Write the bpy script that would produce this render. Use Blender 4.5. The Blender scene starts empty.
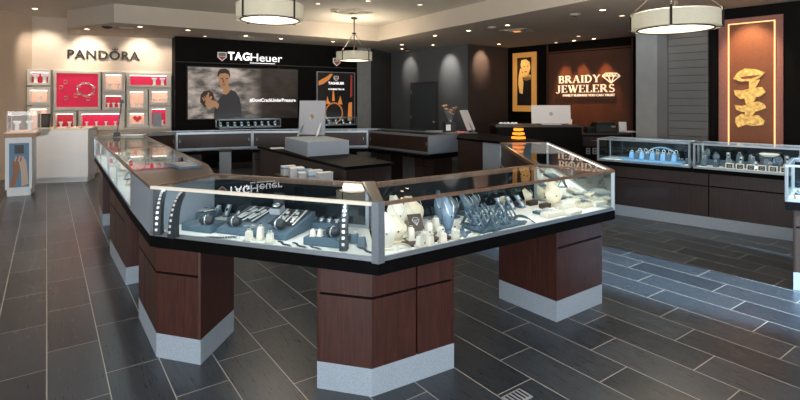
import bpy, math, random
from mathutils import Vector, Matrix
R = random.Random(7)
C = bpy.context.scene.collection
PI = math.pi
EYE = 1.55; FOC = 495.0; HY = 101.0          # eye height (m), focal length and horizon row of the lens

def F(px, py, z=0.0):
    """point of height z seen at a pixel"""
    D = FOC*(EYE-z)/(py-HY)
    return Vector(((px-400)/FOC*D, D, z))
def ray(px, py):
    return Vector(((px-400)/FOC, 1.0, (HY-py)/FOC))
def atD(px, py, D):
    r = ray(px, py)*D
    return Vector((r.x, r.y, EYE+r.z))

# ------------------------------------------------------------- materials
def lin(c):
    if isinstance(c, str):
        c = [int(c[i:i+2], 16)/255 for i in (0, 2, 4)]
    return tuple((x/12.92 if x <= .04045 else ((x+.055)/1.055)**2.4) for x in c)+(1,)
def mat(name, col, rough=.5, metal=0, noise=0, scale=30, bump=0, spec=.5, stretch=None, em=0, emcol=None, coat=0):
    m = bpy.data.materials.new(name); m.use_nodes = True
    nt = m.node_tree; b = nt.nodes['Principled BSDF']
    c = lin(col)
    b.inputs['Base Color'].default_value = c
    b.inputs['Roughness'].default_value = rough
    b.inputs['Metallic'].default_value = metal
    b.inputs['Specular IOR Level'].default_value = spec
    b.inputs['Coat Weight'].default_value = coat
    if em:
        b.inputs['Emission Color'].default_value = lin(emcol or col)
        b.inputs['Emission Strength'].default_value = em
    if noise or bump:
        tc = nt.nodes.new('ShaderNodeTexCoord'); mp = nt.nodes.new('ShaderNodeMapping')
        nt.links.new(tc.outputs['Object'], mp.inputs['Vector'])
        if stretch: mp.inputs['Scale'].default_value = stretch
        n = nt.nodes.new('ShaderNodeTexNoise'); n.inputs['Scale'].default_value = scale
        n.inputs['Detail'].default_value = 4
        nt.links.new(mp.outputs[0], n.inputs['Vector'])
        if noise:
            r = nt.nodes.new('ShaderNodeValToRGB')
            r.color_ramp.elements[0].position = .3; r.color_ramp.elements[1].position = .7
            r.color_ramp.elements[0].color = tuple(x*(1-noise) for x in c[:3])+(1,)
            r.color_ramp.elements[1].color = tuple(min(1, x*(1+noise)) for x in c[:3])+(1,)
            nt.links.new(n.outputs['Fac'], r.inputs[0]); nt.links.new(r.outputs[0], b.inputs['Base Color'])
        if bump:
            bp = nt.nodes.new('ShaderNodeBump'); bp.inputs['Strength'].default_value = bump
            bp.inputs['Distance'].default_value = .003
            nt.links.new(n.outputs['Fac'], bp.inputs['Height']); nt.links.new(bp.outputs[0], b.inputs['Normal'])
    return m
def glass_mat(name, tint=(.96, .985, .98), ior=1.45):
    m = bpy.data.materials.new(name); m.use_nodes = True
    nt = m.node_tree; nt.nodes.clear()
    o = nt.nodes.new('ShaderNodeOutputMaterial'); mx = nt.nodes.new('ShaderNodeMixShader')
    t = nt.nodes.new('ShaderNodeBsdfTransparent'); g = nt.nodes.new('ShaderNodeBsdfGlossy')
    lw = nt.nodes.new('ShaderNodeLayerWeight'); lw.inputs['Blend'].default_value = .5
    pw = nt.nodes.new('ShaderNodeMath'); pw.operation = 'POWER'; pw.inputs[1].default_value = 5
    fr = nt.nodes.new('ShaderNodeMath'); fr.operation = 'MULTIPLY_ADD'; fr.inputs[1].default_value = .45; fr.inputs[2].default_value = .025
    nt.links.new(lw.outputs['Facing'], pw.inputs[0]); nt.links.new(pw.outputs[0], fr.inputs[0])
    t.inputs['Color'].default_value = tint+(1,); g.inputs['Roughness'].default_value = .01
    nt.links.new(fr.outputs[0], mx.inputs[0]); nt.links.new(t.outputs[0], mx.inputs[1])
    nt.links.new(g.outputs[0], mx.inputs[2]); nt.links.new(mx.outputs[0], o.inputs[0])
    return m
def wood_mat(name, dark, light, rough=.35):
    m = mat(name, dark, rough, coat=.15); nt = m.node_tree; b = nt.nodes['Principled BSDF']
    tc = nt.nodes.new('ShaderNodeTexCoord'); mp = nt.nodes.new('ShaderNodeMapping')
    mp.inputs['Scale'].default_value = (38, 38, 2.2)
    n = nt.nodes.new('ShaderNodeTexNoise'); n.inputs['Scale'].default_value = 2.2; n.inputs['Detail'].default_value = 6
    n.inputs['Roughness'].default_value = .7
    r = nt.nodes.new('ShaderNodeValToRGB'); r.color_ramp.elements[0].position = .35; r.color_ramp.elements[1].position = .68
    r.color_ramp.elements[0].color = lin(dark); r.color_ramp.elements[1].color = lin(light)
    nt.links.new(tc.outputs['Object'], mp.inputs[0]); nt.links.new(mp.outputs[0], n.inputs['Vector'])
    nt.links.new(n.outputs['Fac'], r.inputs[0]); nt.links.new(r.outputs[0], b.inputs['Base Color'])
    return m
def floor_mat():
    m = mat('floor_tile', '4a4a4c', .38); nt = m.node_tree; b = nt.nodes['Principled BSDF']
    L = nt.links
    def math_(op, a, bb=None, c=None):
        n = nt.nodes.new('ShaderNodeMath'); n.operation = op
        for i, v in enumerate((a, bb, c)):
            if v is None: continue
            if isinstance(v, (int, float)): n.inputs[i].default_value = v
            else: L.new(v, n.inputs[i])
        return n.outputs[0]
    tc = nt.nodes.new('ShaderNodeTexCoord'); sp = nt.nodes.new('ShaderNodeSeparateXYZ')
    L.new(tc.outputs['Object'], sp.inputs[0])
    X, Y = sp.outputs[0], sp.outputs[1]
    u = math_('ADD', math_('MULTIPLY', X, -.581), math_('MULTIPLY', Y, .814))
    v = math_('ADD', math_('MULTIPLY', X, .814), math_('MULTIPLY', Y, .581))
    vr = math_('DIVIDE', v, .2755); row = math_('FLOOR', vr); fv = math_('SUBTRACT', vr, row)
    uu = math_('DIVIDE', math_('SUBTRACT', math_('SUBTRACT', u, math_('MULTIPLY', row, .236)), .172), .715)
    col = math_('FLOOR', uu); fu = math_('SUBTRACT', uu, col)
    # distance to the nearest joint in metres
    dv = math_('MULTIPLY', math_('MINIMUM', fv, math_('SUBTRACT', 1.0, fv)), .2755)
    du = math_('MULTIPLY', math_('MINIMUM', fu, math_('SUBTRACT', 1.0, fu)), .715)
    d = math_('MINIMUM', du, dv)
    grout = math_('LESS_THAN', d, .0027)
    cx = nt.nodes.new('ShaderNodeCombineXYZ'); L.new(row, cx.inputs[0]); L.new(col, cx.inputs[1])
    wn = nt.nodes.new('ShaderNodeTexWhiteNoise'); wn.noise_dimensions = '2D'; L.new(cx.outputs[0], wn.inputs['Vector'])
    c2 = nt.nodes.new('ShaderNodeCombineXYZ'); L.new(math_('MULTIPLY', u, 3.0), c2.inputs[0]); L.new(math_('MULTIPLY', v, 60.0), c2.inputs[1])
    L.new(math_('MULTIPLY', wn.outputs['Value'], 40.0), c2.inputs[2])
    n = nt.nodes.new('ShaderNodeTexNoise'); n.inputs['Scale'].default_value = 2.5; n.inputs['Detail'].default_value = 5
    n.inputs['Roughness'].default_value = .75; L.new(c2.outputs[0], n.inputs['Vector'])
    val = math_('ADD', math_('MULTIPLY', wn.outputs['Value'], .30), math_('MULTIPLY', n.outputs['Fac'], .85))
    r = nt.nodes.new('ShaderNodeValToRGB'); r.color_ramp.elements[0].position = .3; r.color_ramp.elements[1].position = .85
    r.color_ramp.elements[0].color = lin('1f242b'); r.color_ramp.elements[1].color = lin('434950')
    L.new(val, r.inputs[0])
    mx = nt.nodes.new('ShaderNodeMix'); mx.data_type = 'RGBA'
    L.new(grout, mx.inputs[0]); L.new(r.outputs[0], mx.inputs[6]); mx.inputs[7].default_value = lin('a8a69e')
    L.new(mx.outputs[2], b.inputs['Base Color'])
    ro = math_('ADD', .2, math_('MULTIPLY', n.outputs['Fac'], .2)); L.new(ro, b.inputs['Roughness'])
    bp = nt.nodes.new('ShaderNodeBump'); bp.inputs['Strength'].default_value = .35; bp.inputs['Distance'].default_value = .002
    L.new(math_('SUBTRACT', math_('MULTIPLY', n.outputs['Fac'], .6), grout), bp.inputs['Height']); L.new(bp.outputs[0], b.inputs['Normal'])
    return m

M = dict(
    floor=floor_mat(),
    ceil=mat('ceiling_paint', 'cbc6bd', .9, noise=.02, scale=3),
    soffit=mat('soffit_paint', 'bcb2a6', .9, noise=.02, scale=3),
    beige=mat('beige_paint', 'cdbfae', .85, noise=.03, scale=2),
    warmwall=mat('tan_paint', 'c2b09d', .85, noise=.04, scale=2),
    black=mat('black_laminate', '0b0908', .6, noise=.2, scale=6, spec=.08),
    bluegrey=mat('blue_grey_paint', '54575b', .85, noise=.05, scale=3),
    darkgrey=mat('dark_grey_paint', '3c3a3a', .85, noise=.05, scale=3),
    brownwall=mat('brown_wallcover', '463831', .8, noise=.12, scale=40),
    braidy=mat('dark_brown_panel', '55301f', .6, noise=.12, scale=25),
    door=mat('door_paint', '3d4248', .6, noise=.04, scale=3),
    pillar=mat('grey_plaster', '828486', .85, noise=.06, scale=6),
    slat=mat('slat_grey', '5a5c5e', .6, noise=.05, scale=3),
    mahog=wood_mat('mahogany', '281310', '46241c', .42),
    mahogd=wood_mat('dark_mahogany', '1c0f0d', '33201a', .45),
    trim=wood_mat('brown_trim_warm_reflection', '5b4437', '7a6252', .35),  # brown also paints a warm reflection onto the front top rails
    topwood=wood_mat('brown_laminate_top', '372a24', '46372f', .38),
    deck=mat('black_deck', '060607', .6, noise=.2, scale=8, spec=.06),
    silver=mat('brushed_aluminium', '9aa4ae', .38, .75, noise=.05, scale=60),
    kick=mat('silver_kickplate', '97a3b0', .5, .15, noise=.14, scale=140),
    silverp=mat('silver_laminate', '858f9c', .55, .0, noise=.06, scale=90),
    cream=mat('cream_frame', 'ddd5c8', .5),
    white=mat('white_laminate', 'e6eaf0', .45, noise=.02, scale=5),
    whitefab=mat('white_leatherette', 'd4cfc4', .55, bump=.2, scale=200),
    creamfab=mat('cream_leatherette', 'cdc2ab', .55, bump=.2, scale=200),
    casefloor=mat('white_case_floor', 'dcdedc', .6),
    bluefab=mat('steel_blue_leatherette', '5a7086', .5, noise=.1, scale=60),
    slate=mat('slate_leatherette', '465b6b', .5, noise=.1, scale=60),
    darkfab=mat('charcoal_velvet', '20272d', .6, noise=.15, scale=80),
    brownfab=mat('brown_leatherette', '3a2a24', .5, noise=.1, scale=60),
    skyfab=mat('light_blue_leatherette', '6fa0cc', .5, noise=.08, scale=60),
    metal=mat('polished_silver', 'e2e6ea', .22, .45),
    gold=mat('gold', 'e0b060', .25, 1),
    gem=mat('dark_gem', '14181f', .1),
    mirror=mat('dark_mirror_door', '39434a', .08, .85),
    chrome=mat('chrome', 'bcc0c6', .2, .6),
    darksteel=mat('dark_steel', '5a6068', .3, .6),
    bronze=mat('dark_bronze', '2c2622', .4, .6),
    shade=mat('linen_shade', 'b5b09e', .8, noise=.08, scale=90, em=.16, emcol='e2dac0'),
    diffuser=mat('lamp_diffuser', 'e8e0c8', .6, em=.75, emcol='fff2d2'),
    led=mat('led_strip', 'ffffff', .5, em=3, emcol='f2faff'),
    bulb=mat('downlight_lamp', 'fff0dc', .5, em=9, emcol='ffd9ae'),
    dimbulb=mat('dim_downlight_lamp', 'fff0dc', .5, em=2.0, emcol='ffdcb8'),
    trimring=mat('downlight_trim', 'b5aca0', .6),
    letter=mat('lit_white_letter', 'ffffff', .4, em=1.5, emcol='ffffff'),
    letterdim=mat('lit_grey_letter', 'dddddd', .4, em=.75, emcol='e8e8e8'),
    letterc=mat('cream_letter', 'e8d8c4', .4, em=.45, emcol='f4dcc0'),
    letterblack=mat('black_letter', '17130f', .45),
    crimson=mat('crimson_graphic', 'c00f40', .55, em=.28, emcol='d4103f'),  # crimson, red and peach surfaces glow slightly, standing in for niche lamps
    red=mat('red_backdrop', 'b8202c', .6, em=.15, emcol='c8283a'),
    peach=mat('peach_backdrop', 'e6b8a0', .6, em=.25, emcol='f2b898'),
    glass=glass_mat('showcase_glass'),
    acrylic=glass_mat('clear_acrylic', (.93, .94, .94), 1.3),
    screen=mat('computer_shell', '9497a0', .5, .1),
    screenw=mat('white_computer_shell', 'c6c3c4', .45),
    paper=mat('white_paper', 'e6e6e6', .7),
    plastic=mat('black_plastic', '121315', .4),
    orange=mat('lit_orange_acrylic', 'e8822c', .4, em=1.1, emcol='f08428'),
    neon=mat('warm_border_light', 'ffc27a', .4, em=1.15, emcol='ffb878'),
    goldart=mat('gold_relief', 'dcae60', .35, .3, noise=.55, scale=22, em=.18, emcol='f5c878'),  # relief glows a little by itself, imitating light falling on it
    artbrown=mat('brown_art_panel', '7a4a30', .6, noise=.1, scale=30),
    artpink=mat('mauve_art_border', '8d5f58', .65, noise=.1, scale=30),
    paintgold=mat('gold_picture_frame', 'c98f4a', .4, .2, noise=.15, scale=60, em=.25, emcol='d8964a'),  # frame's slight emission stands in for lamplight on the gold
    pdark=mat('print_black', '120d0c', .5), pskin=mat('print_skin', 'b98a64', .5, em=.12, emcol='c89468'),
    pcharc=mat('print_charcoal', '35343a', .5, em=.05, emcol='3c3c42'), phair=mat('print_brown_hair', '33231a', .5),
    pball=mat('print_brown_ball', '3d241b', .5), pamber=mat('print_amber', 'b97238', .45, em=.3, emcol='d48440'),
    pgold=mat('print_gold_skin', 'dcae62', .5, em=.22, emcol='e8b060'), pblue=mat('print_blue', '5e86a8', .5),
    pred=mat('print_red', 'a8483c', .5, em=.1, emcol='b03028'), pgreen=mat('crest_green', '64706a', .5, em=.1, emcol='64706a'),
    pwhite=mat('print_white', 'e6e2dc', .5, em=.1, emcol='ffffff'),
    pskin2=mat('print_pale_skin', 'c9b3a4', .5), pskin3=mat('print_brown_skin', '9a6748', .5),
    pink=mat('pink_paper', 'd8837c', .6), leaf=mat('orange_petal', 'd8803c', .6), petal=mat('cream_petal', 'e2cdb4', .6),
)
def sky_print():
    m = mat('print_clouds', '8d8580', .5); nt = m.node_tree; b = nt.nodes['Principled BSDF']
    tc = nt.nodes.new('ShaderNodeTexCoord'); mp = nt.nodes.new('ShaderNodeMapping'); mp.inputs['Scale'].default_value = (1.2, 1.2, 2.6)
    n = nt.nodes.new('ShaderNodeTexNoise'); n.inputs['Scale'].default_value = 2.2; n.inputs['Detail'].default_value = 7
    r = nt.nodes.new('ShaderNodeValToRGB')
    r.color_ramp.elements[0].position = .36; r.color_ramp.elements[0].color = lin('4a4543')
    r.color_ramp.elements[1].position = .62; r.color_ramp.elements[1].color = lin('b5aaa2')
    g = nt.nodes.new('ShaderNodeSeparateXYZ'); nt.links.new(tc.outputs['Generated'], g.inputs[0])
    r2 = nt.nodes.new('ShaderNodeValToRGB')   # the print itself fades to brown on its right half
    r2.color_ramp.elements[0].position = .42; r2.color_ramp.elements[0].color = (1, 1, 1, 1)
    r2.color_ramp.elements[1].position = .66; r2.color_ramp.elements[1].color = (.05, .035, .03, 1)
    nt.links.new(g.outputs[0], r2.inputs[0])
    mx = nt.nodes.new('ShaderNodeMix'); mx.data_type = 'RGBA'; mx.blend_type = 'MULTIPLY'; mx.inputs[0].default_value = 1
    nt.links.new(tc.outputs['Object'], mp.inputs[0]); nt.links.new(mp.outputs[0], n.inputs['Vector'])
    nt.links.new(n.outputs['Fac'], r.inputs[0]); nt.links.new(r.outputs[0], mx.inputs[6]); nt.links.new(r2.outputs[0], mx.inputs[7])
    nt.links.new(mx.outputs[2], b.inputs['Base Color']); nt.links.new(mx.outputs[2], b.inputs['Emission Color'])
    b.inputs['Emission Strength'].default_value = .35
    return m
M['clouds'] = sky_print()

# ------------------------------------------------------------- mesh builder
class MB:
    def __init__(s): s.v = []; s.f = []; s.smooth = False
    def add(s, vs, fs, mx=None):
        b = len(s.v)
        for p in vs:
            p = Vector(p); s.v.append(mx @ p if mx else p)
        s.f += [tuple(b+i for i in f) for f in fs]; return s
    def box(s, c, d, rz=0, rx=0, ry=0, taper=1):
        x, y, z = d[0]/2, d[1]/2, d[2]/2; t = taper
        vs = [(-x, -y, -z), (x, -y, -z), (x, y, -z), (-x, y, -z), (-x*t, -y*t, z), (x*t, -y*t, z), (x*t, y*t, z), (-x*t, y*t, z)]
        mx = Matrix.Translation(Vector(c)) @ Matrix.Rotation(rz, 4, 'Z') @ Matrix.Rotation(ry, 4, 'Y') @ Matrix.Rotation(rx, 4, 'X')
        return s.add(vs, [(0, 3, 2, 1), (4, 5, 6, 7), (0, 1, 5, 4), (1, 2, 6, 5), (2, 3, 7, 6), (3, 0, 4, 7)], mx)
    def prism(s, pts, z0, z1):
        """polygon in plan (ccw seen from above) pulled up from z0 to z1"""
        pts = [(p[0], p[1]) for p in pts]; n = len(pts)
        a = sum(pts[i][0]*pts[(i+1) % n][1]-pts[(i+1) % n][0]*pts[i][1] for i in range(n))
        if a < 0: pts = pts[::-1]
        vs = [(x, y, z0) for x, y in pts]+[(x, y, z1) for x, y in pts]
        fs = [tuple(range(n))[::-1], tuple(range(n, 2*n))]+[(i, (i+1) % n, n+(i+1) % n, n+i) for i in range(n)]
        return s.add(vs, fs)
    def slab(s, pts, thick, nrm):
        """flat polygon with 3-D points given a thickness along nrm"""
        n = len(pts); nrm = Vector(nrm).normalized()*thick; P = [Vector(p) for p in pts]
        return s.add(P+[p+nrm for p in P], [tuple(range(n)), tuple(range(n, 2*n))[::-1]]+[(i, n+i, n+(i+1) % n, (i+1) % n) for i in range(n)])
    def wall(s, a, b, z0, z1, t):
        """upright panel from a to b (plan), thickness t to the left of a->b"""
        a = Vector((a[0], a[1])); b = Vector((b[0], b[1])); d = (b-a).normalized(); n = Vector((-d.y, d.x))*t
        return s.prism([a, b, b+n, a+n], z0, z1)
    def bar(s, p, q, w, h):
        """square bar between two 3-D points; w across in plan, h up"""
        p, q = Vector(p), Vector(q); d = (q-p); L = d.length; d.normalize()
        up = Vector((0, 0, 1)) if abs(d.z) < .95 else Vector((0, 1, 0))
        sx = d.cross(up).normalized(); uz = sx.cross(d)
        vs = [p+sx*w/2*a+uz*h/2*b for a, b in ((-1, -1), (1, -1), (1, 1), (-1, 1))]
        vs += [x+d*L for x in vs]
        return s.add(vs, [(0, 1, 2, 3), (7, 6, 5, 4), (0, 4, 5, 1), (1, 5, 6, 2), (2, 6, 7, 3), (3, 7, 4, 0)])
    def tube(s, pts, r, n=8, closed=False):
        P = [Vector(p) for p in pts]; m = len(P); b = len(s.v); rr = r if hasattr(r, '__len__') else [r]*m
        for i, p in enumerate(P):
            d = (P[(i+1) % m]-P[i-1]) if closed else (P[min(i+1, m-1)]-P[max(i-1, 0)])
            d.normalize(); up = Vector((0, 0, 1)) if abs(d.z) < .9 else Vector((1, 0, 0))
            a = d.cross(up).normalized(); c = a.cross(d)
            for k in range(n):
                t = 2*PI*k/n; s.v.append(p+a*rr[i]*math.cos(t)+c*rr[i]*math.sin(t))
        for i in range(m if closed else m-1):
            for k in range(n):
                j = (i+1) % m
                s.f.append((b+i*n+k, b+i*n+(k+1) % n, b+j*n+(k+1) % n, b+j*n+k))
        if not closed:
            s.f.append(tuple(b+k for k in range(n))[::-1]); s.f.append(tuple(b+(m-1)*n+k for k in range(n)))
        s.smooth = True; return s
    def lathe(s, prof, n=24, c=(0, 0, 0), ry=0):
        b = len(s.v); c = Vector(c); mx = Matrix.Rotation(ry, 3, 'Y')
        for r, z in prof:
            for k in range(n):
                t = 2*PI*k/n; s.v.append(c+mx @ Vector((r*math.cos(t), r*math.sin(t), z)))
        for i in range(len(prof)-1):
            for k in range(n):
                s.f.append((b+i*n+k, b+i*n+(k+1) % n, b+(i+1)*n+(k+1) % n, b+(i+1)*n+k))
        if prof[0][0] > 1e-6: s.f.append(tuple(b+k for k in range(n))[::-1])
        if prof[-1][0] > 1e-6: s.f.append(tuple(b+(len(prof)-1)*n+k for k in range(n)))
        s.smooth = True; return s
    def torus(s, c, R_, r, n=16, m=6, axis='Z'):
        pts = []
        for k in range(n):
            t = 2*PI*k/n; a, b = R_*math.cos(t), R_*math.sin(t)
            pts.append(Vector(c)+Vector({'Z': (a, b, 0), 'Y': (a, 0, b), 'X': (0, a, b)}[axis]))
        return s.tube(pts, r, m, True)
    def sheet(s, rows, thick=None, nrm=(0, 1, 0)):
        """grid of points rows[i][j] -> surface with a thickness"""
        b = len(s.v); a, c = len(rows), len(rows[0]); nrm = Vector(nrm)*(thick or 0)
        for r in rows: s.v += [Vector(p) for p in r]
        q = [(i*c+j, i*c+j+1, (i+1)*c+j+1, (i+1)*c+j) for i in range(a-1) for j in range(c-1)]
        s.f += [tuple(b+k for k in f) for f in q]
        if thick:
            o = a*c
            for r in rows: s.v += [Vector(p)+nrm for p in r]
            s.f += [tuple(b+o+k for k in f[::-1]) for f in q]
            ring = [j for j in range(c)]+[i*c+c-1 for i in range(1, a)]+[(a-1)*c+j for j in range(c-2, -1, -1)]+[i*c for i in range(a-2, 0, -1)]
            s.f += [(b+ring[k], b+o+ring[k], b+o+ring[(k+1) % len(ring)], b+ring[(k+1) % len(ring)]) for k in range(len(ring))]
        s.smooth = True; return s
    def build(s, name, m, parent=None, smooth=None, bevel=0):
        me = bpy.data.meshes.new(name)
        off = Vector((0, 0, 0))
        if parent is not None and parent.get('_world'): off = world_loc(parent)
        me.from_pydata([tuple(v-off) for v in s.v], [], s.f)
        me.materials.append(m if not isinstance(m, str) else M[m]); me.validate(); me.update()
        import bmesh
        bm = bmesh.new(); bm.from_mesh(me); bmesh.ops.recalc_face_normals(bm, faces=bm.faces)
        if bevel: bmesh.ops.bevel(bm, geom=list(bm.edges), offset=bevel, segments=2, affect='EDGES', clamp_overlap=True)
        bm.to_mesh(me); bm.free()
        if s.smooth if smooth is None else smooth:
            for p in me.polygons: p.use_smooth = True
            me.set_sharp_from_angle(angle=math.radians(40))
        o = bpy.data.objects.new(name, me); C.objects.link(o)
        if parent is not None:
            o.parent = parent
            if parent.get('_world'): o['_world'] = 1
        return o
def world_loc(o):
    v = Vector((0, 0, 0))
    while o is not None: v += o.location; o = o.parent
    return v
ALL = []
def tag(o, label, cat, group=None):
    o['label'] = label; o['category'] = cat
    if group: o['group'] = group
    ALL.append(o); return o
def thing(name, label, cat, loc=(0, 0, 0), rz=0, group=None, world=False):
    o = bpy.data.objects.new(name, None); C.objects.link(o); o.empty_display_size = .05
    o.location = loc; o.rotation_euler = (0, 0, rz)
    if world: o['_world'] = 1
    return tag(o, label, cat, group)
def struct(name, mb, m):
    o = mb.build(name, m, smooth=False); o['kind'] = 'structure'; return o
def copy_tree(o, parent=None):
    c = o.copy(); C.objects.link(c); c.parent = parent
    for ch in list(o.children): copy_tree(ch, c)
    return c
class Proto:
    """a kind of small thing: built once, then copied"""
    def __init__(s, fn): s.fn = fn; s.o = None
    def put(s, loc, rz, label, cat, group=None, sc=1):
        if s.o is None: s.o = s.fn(); o = s.o
        else: o = copy_tree(s.o)
        o.location = loc; o.rotation_euler = (0, 0, rz); o.scale = (sc, sc, sc)
        for k in ('label', 'category', 'group'):
            if k in o: del o[k]
        return tag(o, label, cat, group)
def raw(name):
    o = bpy.data.objects.new(name, None); C.objects.link(o); o.empty_display_size = .03; return o
def text_mb(txt, size, extrude=.01, bold=0, spacing=1, align='CENTER', shear=0, sx=1):
    cu = bpy.data.curves.new('tmp_text', 'FONT'); cu.body = txt; cu.size = size; cu.extrude = extrude; cu.offset = bold
    cu.space_character = spacing; cu.align_x = align; cu.shear = shear; cu.resolution_u = 3
    o = bpy.data.objects.new('tmp_text', cu); C.objects.link(o)
    bpy.context.view_layer.update()
    me = bpy.data.meshes.new_from_object(o.evaluated_get(bpy.context.evaluated_depsgraph_get()))
    mb = MB(); mb.add([(v.co.x*sx, v.co.y, v.co.z) for v in me.vertices], [tuple(p.vertices) for p in me.polygons])
    bpy.data.objects.remove(o); bpy.data.curves.remove(cu); bpy.data.meshes.remove(me)
    return mb
class Plane:
    """upright wall plane through plan points a, b; front side faces the camera"""
    def __init__(s, a, b):
        s.a = Vector((a[0], a[1], 0)); d = Vector((b[0]-a[0], b[1]-a[1], 0)); s.t = d.normalized()
        s.n = Vector((s.t.y, -s.t.x, 0))     # towards the room when a is left of b
    def hit(s, px, py, off=0):
        r = ray(px, py); p0 = s.a+s.n*off
        k = (p0-Vector((0, 0, EYE))).dot(s.n)/r.dot(s.n)
        return Vector((0, 0, EYE))+r*k
    def uz(s, px, py, off=0):
        p = s.hit(px, py, off); return (p-s.a).dot(s.t), p.z
    def P(s, u, z, off=0): return s.a+s.t*u+s.n*off+Vector((0, 0, z))
    def box(s, mb, u0, u1, z0, z1, o0, o1):
        return mb.prism([s.P(u0, 0, o0), s.P(u1, 0, o0), s.P(u1, 0, o1), s.P(u0, 0, o1)], min(z0, z1), max(z0, z1))
    def flat(s, mb, pts, o0, th=.004):
        """flat cut-out shape of (u,z) points standing o0 in front of the wall"""
        return mb.slab([s.P(u, z, o0) for u, z in pts], th, s.n)
    def put_text(s, mb, u, z, off):
        mx = Matrix(((s.t.x, 0, s.n.x), (s.t.y, 0, s.n.y), (0, 1, 0)))
        base = s.P(u, z, off)
        mb.v = [base+mx @ v for v in mb.v]; return mb
def area(name, loc, target, sx, sy, power, col, spread=None):
    l = bpy.data.lights.new(name, 'AREA'); l.shape = 'RECTANGLE'; l.size = sx; l.size_y = sy; l.energy = power; l.color = col
    if spread: l.spread = spread
    o = bpy.data.objects.new(name, l); C.objects.link(o); o.location = loc
    d = Vector(target)-Vector(loc); o.rotation_euler = d.to_track_quat('-Z', 'Y').to_euler(); return o
def bar_light(name, mid, d, target, L, w, power, col):
    """long thin lamp lying along d, shining at target"""
    o = area(name, mid, target, L, w, power, col)
    z = (Vector(mid)-Vector(target)).normalized(); x = Vector((d[0], d[1], 0)).normalized(); y = z.cross(x).normalized(); x = y.cross(z)
    o.matrix_world = Matrix.Translation(Vector(mid)) @ Matrix((x, y, z)).transposed().to_4x4(); return o
def spot(name, loc, target, power, col, ang=60, blend=.6, size=.03):
    l = bpy.data.lights.new(name, 'SPOT'); l.energy = power; l.color = col; l.spot_size = math.radians(ang); l.spot_blend = blend; l.shadow_soft_size = size
    o = bpy.data.objects.new(name, l); C.objects.link(o); o.location = loc
    d = Vector(target)-Vector(loc); o.rotation_euler = d.to_track_quat('-Z', 'Y').to_euler(); return o
# ============================================================= ROOM
V2 = lambda x, y: Vector((x, y, 0))
SOF, TRAY = 3.0, 3.35
struct('floor', MB().prism([(-9, -3.4), (11.5, -3.4), (11.5, 16.5), (-9, 16.5)], -.1, 0), 'floor')
struct('ceiling', MB().prism([(-9, -3.4), (11.5, -3.4), (11.5, 16.5), (-9, 16.5)], TRAY, TRAY+.1), 'ceil')
# lowered ceiling around the tray
edge = [(-7.55, 11.3), (-6.61, 9.83), (-5.28, 9.14), (-.53, 11.96), (9.4, -2.8)]
struct('ceiling', MB().prism(edge+[(11.4, -2.8), (11.4, 16.3), (-7.55, 16.3)], SOF, TRAY-.001), 'soffit')
# pandora-side wall and left wall
PW = Plane((-8.0, 10.44), (-4.9, 11.74))
TW = Plane((-5.02, 11.05), (-1.16, 13.36))
struct('wall_left', MB().wall((-7.93, 10.5), (-7.93, -3.0), 0, TRAY, .12), 'warmwall')
struct('wall_back_left', MB().wall(PW.P(-.1, 0), PW.P(3.5, 0), 0, TRAY, .12), 'beige')
# black feature wall
m = MB(); tw_len = (Vector((-1.16, 13.36))-Vector((-5.02, 11.05))).length
TW.box(m, 0, tw_len, 0, SOF, -.9, 0)
struct('wall_back', m, 'black')
m = MB(); TW.box(m, 0.0, tw_len, 2.42, 2.44, 0, .006)
for u in (2.35,): TW.box(m, u-.004, u+.004, 0, 2.42, 0, .004)
struct('trim_1', m, 'darkgrey')
struct('pillar', MB().prism([(-1.16, 13.40), (-.80, 13.62), (-1.0, 14.2), (-1.4, 13.9)], 0, SOF), 'pillar')
def tidy_kind(n, k='structure'): bpy.data.objects[n]['kind'] = k
bpy.data.objects['pillar'].name = 'trim_2'
struct('wall_dark', MB().wall((-.80, 13.62), (-.27, 14.95), 0, SOF, .12), 'darkgrey').name = 'wall_back_middle'
GW = Plane((-.27, 14.95), (1.73, 12.60))
BW1 = Plane((1.73, 12.60), (2.955, 13.54))
BW = Plane((2.955, 13.54), (5.265, 11.04))
struct('wall_back_grey', MB().wall((-.27, 14.95), (1.73, 12.60), 0, SOF, .12), 'bluegrey').name = 'wall_back_right'
struct('wall_brown', MB().wall((1.73, 12.60), (2.955, 13.54), 0, SOF, .12), 'brownwall').name = 'wall_back'
# sign wall on the right
m = MB(); BW.box(m, 0, 4.6, 0, SOF, -.15, 0)
struct('wall_right_back', m, 'black')
u0, _ = BW.uz(549, 80); u1, _ = BW.uz(631, 80); uw, zt = BW.uz(590, 56)
m = MB(); BW.box(m, u0, u1, .3, zt+.12, 0, .02)
struct('trim_3', m, 'braidy')
m = MB()
for a in (u0-.05, u1+.02): BW.box(m, a, a+.03, .3, SOF-.02, 0, .035)
BW.box(m, u0-.05, u1+.05, zt+.14, zt+.17, 0, .035)
struct('trim_4', m, 'braidy')
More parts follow.
